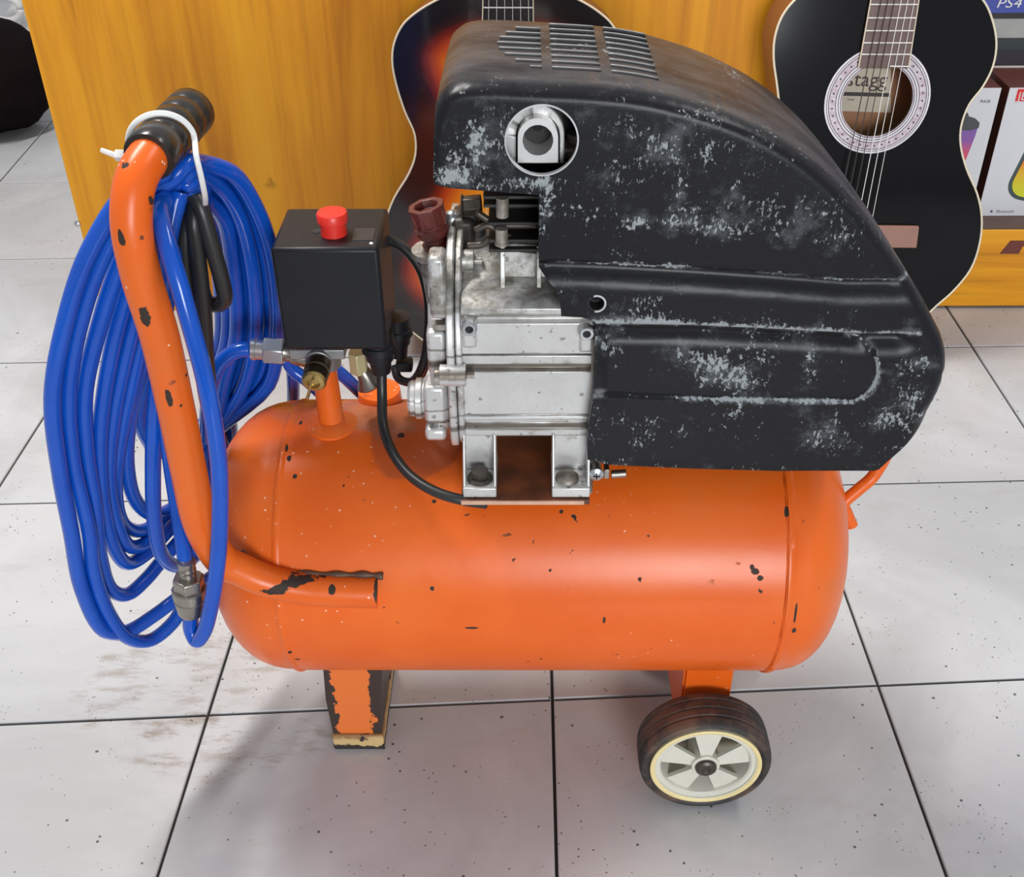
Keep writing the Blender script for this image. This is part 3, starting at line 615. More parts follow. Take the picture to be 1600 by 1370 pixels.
# --- handle
h = [P(590, 925, 1, -.113), P(540, 924, 1, -.114), P(470, 919, 1, -.1145), P(410, 905, 1, -.115), P(372, 888, 1, -.116), Vector((-.228, -.1175, .310)), Vector((-.2385, -.119, .345)), Vector((-.2385, -.12, .40)), Vector((-.2375, -.12, .45)), Vector((-.2375, -.12, .51)), Vector((-.2405, -.120, .555)), Vector((-.2395, -.118, .590)), Vector((-.2355, -.108, .611)), Vector((-.2300, -.092, .620)), Vector((-.2260, -.070, .622)), Vector((-.2225, -.03, .622))]
bm = bmesh.new(); tube(bm, h, .0126, 24, 8, up=(0, 0, 1)); handle = obj('handle', bm, mTube, AC, 'orange bent steel tube handle with chipped paint', smooth=60)
ga, gb = Vector((-.2300, -.094, .6205)), Vector((-.2212, -.016, .6225)); gl = (gb - ga).length
pr = [(0, .0126), (0, .0150), (.002, .0158)]
k = .006
while k < gl - .012: pr += [(k, .0160), (k + .0125, .0160), (k + .0130, .0157), (k + .0136, .0157)]; k += .0142
pr += [(gl - .003, .0158), (gl, .0145), (gl + .004, .011), (gl + .0055, 0)]
bm = bmesh.new(); lathe(bm, ga, gb - ga, pr, 36); obj('grip', bm, mGrip, handle, 'black rubber grip', smooth=40)
# grime-filled weld bead along the handle's foot
bm = bmesh.new(); tube(bm, [ontank(x, y) + Vector((0, -.0012, .0010)) for x, y in ((376, 862), (390, 874), (415, 887), (450, 895), (500, 897), (540, 898), (575, 898), (599, 900))], lambda t: .0024 + .0008 * math.sin(t * 40), 8, 6); obj('weld_bead', bm, plain('sooty_weld', (.12, .07, .045), .55, .2, var=.6, sc=90), handle, 'sooty weld bead', smooth=180)
# --- rear support rod
bm = bmesh.new(); tube(bm, [Vector((.315, .0, .410)), P(1366, 742, 1, -.01), P(1341, 765, 1, -.015), P(1318, 787, 1, -.02), P(1323, 802, 1, -.022), P(1331, 821, 1, -.024)], .0052, 12, 6); obj('support_rod', bm, mBr, AC, 'thin orange bent rod at the right tank end', smooth=60)
# --- riser pipe, pressure switch
mRiser = paint('orange_riser_paint', [], .70, 5.0, .4)
bm = bmesh.new(); b0, b1 = Vector((-.1585, 0, .350)), Vector((-.1590, 0, .418)); cyl(bm, b0, b1, .0105, .0095, 28); lathe(bm, (-.1585, 0, .3535), (0, 0, 1), [(0, .021), (.002, .021), (.004, .018), (.0075, .0125), (.008, .0)], 36)
obj('riser_pipe', bm, mRiser, AC, 'orange pipe carrying the pressure switch', smooth=35)
sw = [(-.1795, -.033, .4455), (-.1030, .036, .5290)]
bm = bmesh.new(); box(bm, *sw); swo = obj('pressure_switch', bm, mBlackP, AC, 'matt black pressure switch cover', bevel=.0028)
kc = P(522, 365, 2, .529)
bm = bmesh.new(); lathe(bm, (kc.x, kc.y, .529), (0, 0, 1), [(0, .0095), (.009, .0092), (.0100, .0110), (.0155, .0112), (.0168, .0104), (.0171, 0)], 40); obj('stop_knob', bm, mRed, swo, 'red mushroom knob', smooth=35)
c = P(495, 361, 2, .529); bm = bmesh.new(); lathe(bm, (c.x, c.y, .5288), (0, 0, 1), [(0, .0036), (.0005, .0036)], 20); obj('cover_hole', bm, mBlackIn, swo)
c = P(580, 381, 2, .529); bm = bmesh.new(); lathe(bm, (c.x, c.y + .001, .528), (0, -.7, 1), [(0, .0016), (.0015, .0014), (.002, 0)], 10); obj('white_fleck', bm, mNylon, swo, 'white chipped corner')
c = P(535, 372, 2, .529); bm = bmesh.new(); box(bm, (c.x + .007, c.y - .004, .5288), (c.x + .022, c.y + .016, .5293)); obj('worn_sticker', bm, plain('worn_grey', (.035, .035, .037), .35), swo, 'worn sticker patch')
# manifold under the switch
bm = bmesh.new(); pbox(bm, 452, 547, 538, 562, -.020, .04); cc = Vector((-.1590, 0, .432)); cyl(bm, (-.159, 0, .412), (-.159, 0, .447), .014, .014, 24); c = P(497, 566, 1, -.022); cyl(bm, c + Vector((0, .028, .004)), c, .0105, .0100, 24)
man = obj('manifold', bm, plain('grey_diecast', (.30, .30, .30), .42, .6, var=.25), AC, 'grey die cast manifold', bevel=.0008)
c = P(497, 573, 1, -.026); d_ = P(490, 598, 1, -.045)
bm = bmesh.new(); ax = (d_ - c).normalized(); L = (d_ - c).length; lathe(bm, c, ax, [(-.008, .009), (0, .0098), (L * .3, .0098), (L * .32, .0086), (L * .5, .0086), (L * .52, .0096), (L * .8, .0092)], 24); sv = obj('safety_valve', bm, plain('dark_brass', (.07, .05, .03), .35, .7), AC, smooth=30)
bm = bmesh.new(); lathe(bm, c + ax * (L * .8), ax, [(0, .0086), (.002, .0095), (.004, .0080), (.0045, .0050), (.002, .0045), (.002, 0)], 24); obj('brass_ring', bm, mBrass, sv, 'brass valve ring', smooth=30)
bm = bmesh.new(); p = P(489, 592, 1, -.05); cyl(bm, p, P(479, 622, 1, -.05), .0009, n=8); obj('pull_wire', bm, mBrass, sv)
# outlet coupling on the left
p0, p1 = P(392, 545, 1, -.010), P(446, 549, 1, -.010); ax = (p1 - p0).normalized()
bm = bmesh.new(); lathe(bm, p0, ax, [(0, .0070), (.001, .0085), (.004, .0085), (.0045, .0078), (.0115, .0078)], 24); out = obj('hose_fitting', bm, mZinc, AC, 'zinc plated hose fitting', smooth=30)
bm = bmesh.new(); cyl(bm, p0 + ax * .0105, p0 + ax * .026, .0112, n=6, a0=PI / 6); obj('hex_nut', bm, mZinc, out, bevel=.0008)
bm = bmesh.new(); lathe(bm, p0 + ax * .025, (P(476, 560, 1, -.01) - p1).normalized() + ax * .4, [(0, .0072), (.006, .0068), (.008, .0078), (.012, .0078), (.030, .0075)], 16); obj('threaded_elbow', bm, mNickel, out, smooth=30)
# yellow hex plug and brass cone, right under the switch
bm = bmesh.new(); p = P(560, 566, 1, .012); cyl(bm, p + Vector((0, 0, -.009)), p + Vector((0, 0, .010)), .0078, n=6); obj('hex_plug', bm, plain('pale_brass', (.55, .50, .28), .4, .3), AC, 'pale yellow hex plug', bevel=.0008)
bm = bmesh.new(); p = P(566, 578, 1, .012); lathe(bm, p, P(580, 600, 1, .012) - p, [(0, .0055), (.006, .007), (.014, .012), (.016, .010), (.017, 0)], 20); obj('check_valve', bm, mNickel, AC, smooth=40)
bm = bmesh.new(); p = P(590, 622, 1, .05); cyl(bm, p + Vector((.002, 0, -.02)), p + Vector((.002, 0, .009)), .020, .018, 24); cyl(bm, p + Vector((-.008, .0, -.03)), p + Vector((.0, 0, .004)), .01, n=16); obj('check_valve_boss', bm, paint('orange_boss_paint', [], .55, 7.0, .5), AC, 'rusty orange boss behind the cable', smooth=40)
# cable glands and cables
def gland(px, py, Y, r, name='cable_gland'):
    p = P(px, py, 1, Y); bm = bmesh.new(); lathe(bm, p + Vector((0, 0, .024)), (0, 0, -1), [(0, r), (.010, r), (.0105, r * 1.1), (.016, r * 1.15), (.017, r * .95), (.024, r * .9), (.025, r * .75), (.036, r * .62), (.036, 0)], 24); return obj(name, bm, mBlackP, AC, smooth=30)
gland(594, 560, -.012, .0118); gland(622, 535, .026, .0110)
bm = bmesh.new(); tube(bm, [P(596, 575, 1, -.012), P(597, 620, 1, -.02), P(598, 660, 1, -.035), P(610, 700, 1, -.058), P(640, 742, 1, -.083), P(680, 768, 1, -.098), P(722, 781, 1, -.104), P(760, 787, 1, -.101)], .0040, 12, 8); obj('power_cable', bm, mCord, AC, smooth=180)
bm = bmesh.new(); tube(bm, [P(590, 372, 1, .03), P(605, 374, 1, .03), P(632, 388, 1, .025), P(656, 418, 1, .02), P(668, 456, 1, .015), P(671, 500, 1, .01), P(667, 545, 1, .01), P(660, 580, 1, .012), P(650, 592, 1, .02)], .0040, 12, 8); obj('motor_cable', bm, mCord, AC, smooth=180)
bm = bmesh.new(); tube(bm, [P(616, 570, 1, .026), P(622, 590, 1, .02), P(640, 597, 1, .01), P(654, 585, 1, 0), P(664, 560, 1, -.002), P(672, 530, 1, .002)], .0036, 12, 8); obj('motor_cable', bm, mCord, AC, smooth=180)
bm = bmesh.new(); pbox(bm, 618, 568, 644, 583, .02, .012); obj('cable_clamp', bm, mBlackIn, AC, bevel=.002)

# --- mounting plate and crankcase
mPlate = M('brown_oily_plate'); mPlate = mPlate.out(mPlate.mix(mPlate.step(mPlate.noise(22, 4), .35, .7), (.10, .035, .018), (.30, .085, .03)), .45)
pz = .3625
px0, px1 = P(722, 790, 2, pz).x - .001, P(922, 790, 2, pz).x
bm = bmesh.new(); box(bm, (px0, -.108, pz - .004), (px1, .10, pz)); plate = obj('mounting_plate', bm, mPlate, AC, bevel=.0006)
bm = bmesh.new(); box(bm, (px0, -.1086, pz - .0036), (px1 - .004, -.1079, pz - .0004)); obj('plate_edge', bm, plain('worn_edge', (.68, .42, .30), .4, .3, var=.3, sc=90), plate, 'bare worn front edge')
bm = bmesh.new()
for s in (-1, 1): box(bm, (px0 + .004, s * .060 - .002, .330), (px1 - .004, s * .060 + .002, pz - .004))
obj('plate_saddle', bm, mPlate, AC)
YF = -.085
zz = lambda py, Y=YF: P(820, py, 1, Y).z
prof = [(YF + .004, zz(686)), (YF, zz(680)), (YF, zz(668)), (YF + .0035, zz(665)), (YF + .0035, zz(660)), (YF, zz(656)), (YF, zz(651)), (YF + .0012, zz(650)), (YF + .0012, zz(648)), (YF, zz(647)),
        (YF, zz(581)), (YF + .004, zz(579)), (YF + .004, zz(573)), (YF + .0008, zz(570)), (YF + .0008, zz(557)), (YF + .003, zz(556)), (YF + .003, zz(554)), (YF, zz(553)), (YF, zz(506)), (YF + .0035, zz(502)), (YF + .0035, zz(498)), (YF + .001, zz(494)), (YF + .001, zz(484)), (YF + .006, zz(478)),
        (-.073, P(820, 462, 1, -.073).z), (-.060, P(820, 447, 1, -.060).z), (-.047, P(820, 432, 1, -.047).z), (-.030, .5235), (-.01, .5275), (.03, .525), (.06, .49), (.07, .45), (.07, .41), (.06, zz(686))]
X0, X1 = P(724, 600, 1, YF).x, P(928, 600, 1, YF).x
bm = bmesh.new(); extrude_poly(bm, [Vector((X0, y, z)) for y, z in prof], (X1 - X0, 0, 0)); crank = obj('crankcase', bm, mCast, AC, 'silver cast crankcase, greasy in its grooves', bevel=.0007, seg=2)
# right rim and grimy band near the bolt
bm = bmesh.new(); pbox(bm, 921, 530, 931, 772, YF - .003, .02); obj('casting_rib', bm, mGrime, crank, bevel=.0008)
# flange pair (left of the body) and end cover
def yz_plate(x0, x1, pts, name, mat, parent, bev=.0012, lab=None):
    bm = bmesh.new(); extrude_poly(bm, [Vector((x0, y, z)) for y, z in pts], (x1 - x0, 0, 0)); return obj(name, bm, mat, parent, lab, bevel=bev)
fl = lambda g=0: [(-.088 + g, .404 + g), (-.080 + g, .392 + g), (-.05, .390 + g), (.05, .390 + g), (.07 - g, .41), (.07 - g, .49), (.03, .535 - g), (-.02, .539 - g), (-.045 + g, .535 - g), (-.068 + g, .518 - g), (-.082 + g, .498 - g), (-.088 + g, .478)]
xa, xb2, xc = P(698, 560, 1, YF).x, P(712, 560, 1, YF).x, X0
f1 = yz_plate(xb2, xc, fl(.0015), 'flange', mCast, crank); f2 = yz_plate(xa, xb2 - .0006, fl(), 'flange', mCast, crank)
xd = P(668, 560, 1, YF).x
ec = yz_plate(xd, xa, [(-.078, .412), (-.070, .398), (.05, .398), (.06, .42), (.06, .49), (.02, .524), (-.02, .528), (-.045, .520), (-.066, .502), (-.078, .480)], 'end_cover', mCast, AC, .004, 'silver crankcase end cover')
for a_, b_ in ((508, 516), (592, 602)):
    bm = bmesh.new(); pbox(bm, 676, a_, 697, b_, -.0784, .01); obj('cover_slot', bm, mGrime, ec)
bm = bmesh.new(); pbox(bm, 670, 404, 697, 500, -.079, .02); pbox(bm, 667, 520, 697, 586, -.0795, .02); pbox(bm, 662, 606, 697, 664, -.0795, .02); pbox(bm, 664, 672, 697, 690, -.080, .02); obj('cover_panel', bm, mCast, ec, bevel=.003)
bm = bmesh.new(); c = P(664, 622, 1, -.055); lathe(bm, (c.x - .006, c.y, c.z), (1, 0, 0), [(-.006, .0), (-.006, .012), (-.004, .0135), (-.001, .0135), (0, .0155), (.004, .0155), (.005, .014), (.02, .014)], 32); obj('end_boss', bm, mCast, ec, smooth=30)
# horizontal flange bolts and lugs
def hbolt(px, py, Y, L=.020, r=.0045):
    c = P(px, py, 1, Y); bm = bmesh.new(); lathe(bm, c - Vector((L / 2 + .005, 0, 0)), (1, 0, 0), [(0, r * .9), (.001, r), (.004, r), (.0042, r * 1.7), (.0105, r * 1.7), (.0107, r * 1.75), (L + .002, r * 1.75), (L + .003, r * .6), (L + .008, r * .6)], 20); obj('flange_bolt', bm, mCast, crank, smooth=30)
hbolt(712, 586, -.089); hbolt(722, 407, -.038, .022)
# vertical socket bolts facing the viewer
def sbolt(px, py):
    c = P(px, py, 1, YF - .008); bm = bmesh.new(); lathe(bm, c + Vector((0, .010, 0)), (0, -1, 0), [(0, .0056), (.0085, .0054), (.0095, .0045), (.0095, .0028), (.004, .0026), (.004, 0)], 28); b = obj('socket_bolt', bm, mZinc, crank, smooth=30)
    bm = bmesh.new(); lathe(bm, c + Vector((0, .0045, 0)), (0, -1, 0), [(0, .0026), (.0004, .0026)], 16); obj('socket', bm, mBlackIn, b)
    bm = bmesh.new(); pbox(bm, px - 13, py - 20, px + 13, py + 30, YF - .002, .01); obj('bolt_lug', bm, mCast, crank, bevel=.003)
sbolt(733, 516); sbolt(917, 523)
# upper neck with two ribs, under the cylinder
bm = bmesh.new(); n0, n1 = P(780, 420, 1, -.045).x, P(856, 420, 1, -.045).x; box(bm, (n0, -.047, .505), (n1, .045, .5385)); obj('cylinder_seat', bm, mCast, crank, bevel=.0015)
for q in (786, 842):
    bm = bmesh.new(); c = P(q, 430, 1, -.05).x; extrude_poly(bm, [Vector((c - .0016, -.047, .5385)), Vector((c - .0016, -.050, .5385)), Vector((c - .0016, -.066, .505)), Vector((c - .0016, -.047, .505))], (.0032, 0, 0)); obj('seat_rib', bm, mCast, crank, bevel=.0004)
# motor feet
def foot_(x0, x1, bolt):
    bm = bmesh.new(); a, b = P(x0, 730, 1, -.09).x, P(x1, 730, 1, -.09).x; z0 = pz + .0006
    box(bm, (a, -.1055, z0), (b, -.060, z0 + .0085)); box(bm, (a, -.082, z0 + .0085), (b, -.076, zz(680)))
    for xx in (a, b - .0022): extrude_poly(bm, [Vector((xx, -.082, zz(676))), Vector((xx, -.086, zz(676))), Vector((xx, -.1035, z0 + .007)), Vector((xx, -.082, z0 + .007))], (.0022, 0, 0))
    f = obj('motor_foot', bm, mCast, crank, bevel=.0009)
    c = P(*bolt, 2, z0 + .0085); c = Vector((c.x, -.0935, z0 + .0085)); return f, c
f_, c = foot_(724, 776, (750, 745))
bm = bmesh.new(); lathe(bm, c, (0, 0, 1), [(0, .0095), (.0016, .0095), (.0018, .0078), (.0022, .0078)], 28); cyl(bm, c + Vector((0, 0, .0022)), c + Vector((0, 0, .0080)), .0066, n=6); obj('hex_bolt', bm, mDarkBolt, f_, 'oily hex bolt', bevel=.0005)
f_, c = foot_(862, 921, (888, 745))
bm = bmesh.new(); lathe(bm, c + Vector((-.001, 0, 0)), (0, 0, 1), [(0, .0088), (.002, .0085), (.0045, .006), (.0055, .002), (.0057, 0)], 28); obj('round_bolt', bm, mGrime, f_, 'round headed bolt', smooth=60)
# red stator housing, mostly hidden by the shroud
bm = bmesh.new(); lathe(bm, (.0475, -.012, .4495), (1, 0, 0), [(0, .060), (.02, .0635), (.21, .0635), (.22, .055), (.22, 0)], 48); obj('stator_housing', bm, plain('red_housing', (.42, .035, .02), .4), AC, 'red motor housing peeping out at the shroud edge', smooth=40)
# shroud fixing screw
c = P(932, 742, 1, -.098); bm = bmesh.new(); lathe(bm, c + Vector((0, .012, 0)), (0, -1, 0), [(0, .004), (.010, .004), (.0102, .0056), (.012, .0054), (.0135, .003), (.0138, 0)], 24); s_ = obj('fixing_screw', bm, mZinc, AC, smooth=30)
bm = bmesh.new(); box(bm, c + Vector((-.0026, -.0022, -.0005)), c + Vector((.0026, -.0016, .0005))); box(bm, c + Vector((-.0005, -.0022, -.0026)), c + Vector((.0005, -.0016, .0026))); obj('screw_cross', bm, mBlackIn, s_)
bm = bmesh.new(); pbox(bm, 944, 734, 952, 748, -.094, .01); p = P(955, 741, 1, -.090); cyl(bm, p, p + Vector((.011, 0, .001)), .0032, n=12); obj('shroud_clip', bm, mNickel, AC, bevel=.0004)

# --- head details between crankcase and shroud
p = P(684, 386, 1, -.018); bm = bmesh.new(); lathe(bm, p - Vector((0, 0, .045)), Vector((-.06, 0, 1)), [(0, .010), (.036, .0115), (.040, .0165), (.0445, .0165), (.045, .010)], 28); obj('breather_neck', bm, mCast, ec, smooth=30)
q = P(668, 330, 1, -.018); ax = (q - p).normalized(); L = (q - p).length
bm = bmesh.new(); lathe(bm, p, ax, [(-.004, .0100), (.004, .0105), (.005, .0085), (.008, .0085), (.010, .0112), (L * .55, .0125), (L * .62, .0105), (L * .66, .0105)], 24)
plug = obj('breather_plug', bm, mPlug, AC, 'dark red oil breather plug', smooth=30)
bm = bmesh.new(); lathe(bm, p + ax * (L * .62), ax, [(0, .0105), (.010, .0118), (.0145, .0135), (.0155, .0135), (.0155, .009), (.010, .008), (.010, 0)], 8, a0=PI / 8); obj('plug_crown', bm, mPlug, plug, bevel=.0006)
for k in range(8):
    a = 2 * PI * k / 8 + PI / 8; u, v = frame_of(ax); c = p + ax * (L * .62 + .006) + (u * math.cos(a) + v * math.sin(a)) * .0112; bm = bmesh.new(); cyl(bm, c - ax * .005, c + ax * .006, .0013, n=6); obj('crown_rib', bm, mPlug, plug)
bm = bmesh.new(); pbox(bm, 706, 345, 742, 402, -.020, .03); pbox(bm, 716, 330, 748, 350, -.014, .02); pbox(bm, 726, 350, 758, 378, -.012, .02); obj('valve_bracket', bm, plain('oily_bracket', (.045, .038, .032), .45, .3, var=.5), AC, 'oily dark bracket', bevel=.004)
c = P(737, 322, 1, -.012); bm = bmesh.new(); cyl(bm, c + Vector((-.006, 0, 0)), c + Vector((.007, 0, .001)), .0075, n=6); cyl(bm, c + Vector((-.0075, 0, 0)), c + Vector((-.006, 0, 0)), .0085, n=20); obj('banjo_bolt', bm, mDarkBolt, AC, bevel=.0008)
c = P(707, 342, 1, -.010); bm = bmesh.new(); bmesh.ops.create_uvsphere(bm, u_segments=16, v_segments=10, radius=.0068, matrix=Matrix.Translation(c)); obj('pipe_stub', bm, mZinc, AC, smooth=180)
for tp in ([(742, 360), (762, 352), (775, 358), (800, 372), (842, 378)], [(730, 384), (752, 382), (768, 372), (790, 385), (840, 392)], [(745, 332), (760, 342), (778, 352), (800, 352), (842, 352)]):
    bm = bmesh.new(); tube(bm, [P(x, y, 1, -.045) for x, y in tp], .0026, 8, 6); obj('oil_pipe', bm, mDarkBolt, AC, smooth=180)
cyx0, cyx1 = P(757, 350, 1, -.04).x, P(860, 350, 1, -.04).x
bm = bmesh.new(); box(bm, (cyx0 + .006, -.030, .5385), (cyx1 + .01, .04, .645)); cyb = obj('cylinder', bm, mBlackIn, AC, 'black cylinder barrel with fins')
for y_ in (306, 319, 347, 374, 389):
    z = P(800, y_, 1, -.050).z; bm = bmesh.new(); box(bm, (cyx0 + (0 if y_ < 340 else .003), -.052, z - .0016), (cyx1 + .015, .045, z + .0008)); obj('cooling_fin', bm, plain('dark_fin', (.05, .048, .045), .4, .5), cyb, bevel=.0005)  # dark grey fins on the black barrel
c = P(785, 352, 1, -.053); bm = bmesh.new(); cyl(bm, P(785, 338, 1, c.y), P(785, 308, 1, c.y), .0042, n=16); obj('head_bolt', bm, mGrime, cyb, smooth=40); bm = bmesh.new(); lathe(bm, P(784, 382, 1, c.y), (0, 0, 1), [(0, .0048), (.002, .0048), (.0022, .0042), (.012, .0042)], 16); obj('head_bolt', bm, mGrime, cyb, smooth=40)

# --- shroud
SYF, SYB = -.100, .058
top = [(679, 176), (684, 158), (697, 144), (716, 137), (752, 134), (836, 137), (900, 140), (946, 143), (992, 148), (1040, 157), (1085, 169), (1133, 184), (1180, 203), (1225, 226), (1269, 256), (1310, 292), (1345, 330), (1378, 372), (1405, 410), (1427, 442), (1450, 480), (1468, 515), (1478, 535), (1484, 560), (1482, 590), (1468, 630), (1446, 666), (1419, 699), (1389, 727), (1376, 739)]
out = sm2(top, 3) + [(1368, 741.5), (1214, 741), (1082, 735), (951, 727), (918, 718), (918, 690), (921, 655), (927, 621), (931, 511), (931, 504), (910, 496), (877, 494), (875, 472), (866, 450), (842, 424), (843, 305), (754, 298), (690, 293), (679, 289), (677, 283), (677, 225)]
def dense(pl, s=5.0):
    o = []
    for i in range(len(pl)):
        a, b = Vector(pl[i]), Vector(pl[(i + 1) % len(pl)]); n = max(1, int((b - a).length / s)); o += [a + (b - a) * (k / n) for k in range(n)]
    return o
ol = dense(out)
HC, HR = Vector((846.3, 219.5)), 56.5
hole = [HC + Vector((math.cos(2 * PI * k / 60), math.sin(2 * PI * k / 60) * .985)) * HR for k in range(60)]
SCW = Vector((932, 474)); shole = [SCW + Vector((math.cos(2 * PI * k / 20), math.sin(2 * PI * k / 20))) * 12.5 for k in range(20)]
def inpoly(p, poly):
    c = False
    for i in range(len(poly)):
        a, b = poly[i], poly[i - 1]
        if (a.y > p.y) != (b.y > p.y) and p.x < (b.x - a.x) * (p.y - a.y) / (b.y - a.y) + a.x: c = not c
    return c
def pd(p, poly, lim=30):
    best = lim
    for i in range(len(poly)):
        a, b = poly[i - 1], poly[i]
        if abs(a.x - p.x) > lim + 8 or abs(a.y - p.y) > lim + 8: continue
        ab = b - a; t = max(0, min(1, (p - a).dot(ab) / max(ab.dot(ab), 1e-12))); best = min(best, (p - a - ab * t).length)
    return best
def interp(tab, x):
    if x <= tab[0][0]: return tab[0][1]
    for (a, b), (c, d) in zip(tab, tab[1:]):
        if x <= c: return b + (d - b) * (x - a) / (c - a)
    return tab[-1][1]
g1 = [(846, 417), (951, 421), (1082, 428), (1214, 437), (1323, 446), (1432, 446)]; g2 = [(925, 516), (1082, 518), (1214, 524), (1345, 531), (1432, 531)]
lowline = [(925, 618), (1126, 627), (1336, 630)]
outer_round = ol[:len(dense(sm2(top, 3) + [(1368, 741.5)])) - 3]
def ss(a, b, x): t = max(0, min(1, (x - a) / (b - a))); return t * t * (3 - 2 * t)
def relief(p):                                     # depth in metres, + = away from the viewer
    x, y = p.x, p.y; h = 0.0
    if x > 835:
        d = y - interp(g1, x); k = ss(1470, 1400, x)
        h += k * .0075 * (math.exp(-(d / 7.0) ** 2) if d < 0 else math.exp(-(d / 17.0) ** 2))
    if x > 905:
        d = y - interp(g2, x); k = ss(1450, 1400, x)
        h += k * .0075 * (math.exp(-(d / 7.0) ** 2) if d < 0 else math.exp(-(d / 15.0) ** 2))
        # recessed panel with a round right end
        yt = interp(g2, x) + 4; yb = interp(lowline, x); ins = 0
        if y < 700:
            cx, cy, rr = 1322, 580, 51
            if x < cx: s_ = min(y - yt, yb - y)
            else: s_ = rr - math.hypot(x - cx, y - cy)
            h += .0032 * ss(-1.5, 3.5, s_)
    if x < 1180 and y < 200: h += -.0000
    # gently bulging face
    h += .004 * ss(560, 760, y) * ss(900, 1300, x)
    return h
def rnd(p):                                        # rounded shoulder at the outline
    d = pd(p, outer_poly, 22); R_ = 20.0
    return 0 if d >= R_ else .012 * (1 - math.sqrt(max(0, 1 - ((R_ - d) / R_) ** 2)))
nt = len(dense(sm2(top, 3) + [(1368, 741.5)])) - 30
outer_poly_pts = [v for v in ol if not (v.x < 935 and v.y > 300)]
outer_poly = ol
pts = list(ol); E_ = [(i, (i + 1) % len(ol)) for i in range(len(ol))]
for H_ in (hole, shole):
    nb = len(pts); pts += H_; E_ += [(nb + i, nb + (i + 1) % len(H_)) for i in range(len(H_))]
def poly_con(pl):
    pl = [Vector(p) for p in pl]; nb = len(pts); pts.extend(pl); E_.extend([(nb + i, nb + i + 1) for i in range(len(pl) - 1)]); CON.extend(pl)
CON = []
for G_, xa_, xb_ in ((g1, 862, 1398), (g2, 942, 1425)):
    for d_ in (-9, -5, -2, 2, 7, 13, 20, 28):
        if G_ is g2 and d_ == -9 or True:
            poly_con([(x, interp(G_, x) + d_) for x in range(xa_ + (8 if d_ > 20 else 0), xb_ - abs(int(d_)), 6)])
for e_ in (-2.2, 1.0, 4.2):
    cx_, cy_, R__ = 1322, 580, 51 - e_; a1 = -.42; arc = [(cx_ + R__ * math.cos(t), cy_ + R__ * math.sin(t)) for t in [a1 + (PI / 2 - .10 - a1) * k / 16 for k in range(17)]]
    poly_con(arc + [(x, interp(lowline, x) - e_) for x in range(1312, 940, -6)])
GRD = {}
for p_ in CON: GRD.setdefault((int(p_.x // 8), int(p_.y // 8)), []).append(p_)
def nearcon(q): return any((p_ - q).length < 3.2 for i in (-1, 0, 1) for j in (-1, 0, 1) for p_ in GRD.get((int(q.x // 8) + i, int(q.y // 8) + j), ()))
y = 120.0
while y < 745:
    x = 670.0; near = min(abs(y - 430), abs(y - 522), abs(y - 625)); 
    while x < 1495:
        q = Vector((x, y)); s_ = 6
        if inpoly(q, ol) and pd(q, ol, 6) > 2.4 and (q - HC).length > HR + 2 and (q - SCW).length > 14.5 and not nearcon(q): pts.append(q)
        x += 6
    y += 6.0
vs, _, fs, _, _, _ = delaunay_2d_cdt(pts, E_, [], 0, 1e-5)
bm = bmesh.new(); V = []
wl = bm.verts.layers.float.new('wear')
BL = [(735, 235, 60, 70, .55), (700, 275, 36, 16, .8), (770, 190, 45, 45, .75), (830, 285, 60, 12, .9), (852, 330, 14, 50, .9), (960, 220, 60, 90, .45), (1040, 240, 50, 60, .55), (1000, 345, 35, 14, .8), (1180, 330, 120, 45, .6), (1150, 220, 60, 40, .4), (1120, 360, 90, 20, .6), (1300, 380, 60, 25, .5),
      (955, 545, 40, 28, .9), (1090, 565, 60, 40, .6), (1160, 600, 60, 20, .7), (1260, 560, 35, 35, .75), (1440, 565, 35, 14, 1.1), (1430, 620, 40, 45, .55), (1290, 690, 50, 30, .7), (1380, 660, 60, 22, .65), (1220, 650, 80, 22, .35), (1050, 670, 60, 20, .4), (1000, 500, 80, 10, .9), (940, 725, 40, 8, .8), (1200, 735, 200, 6, .5), (1040, 470, 160, 14, .3)]
def wearof(q):
    w_ = 0
    for x_, y_, a_, b_, s_ in BL: w_ += s_ * math.exp(-((q.x - x_) / a_) ** 2 - ((q.y - y_) / b_) ** 2)
    if q.x > 850 and q.x < 1440:
        d_ = q.y - interp(g1, q.x) + 5; w_ += (1.5 if 950 < q.x < 1070 or 1180 < q.x < 1250 or q.x > 1290 else .7) * math.exp(-(d_ / 5) ** 2)
        if q.x > 905: d_ = q.y - interp(g2, q.x) + 9; w_ += (1.5 if q.x < 1070 or q.x > 1210 else 1.1) * math.exp(-(d_ / 6) ** 2)
    if 1060 < q.x < 1336: w_ += 1.9 * math.exp(-((q.y - interp(lowline, q.x)) / 2.2) ** 2)
    elif 925 < q.x <= 1060: w_ += .7 * math.exp(-((q.y - interp(lowline, q.x)) / 2.2) ** 2)
    if q.x >= 1322 and q.y < 640: w_ += 1.9 * math.exp(-((math.hypot(q.x - 1322, q.y - 580) - 51) / 2.5) ** 2)
    return min(w_, 1.5) - .12

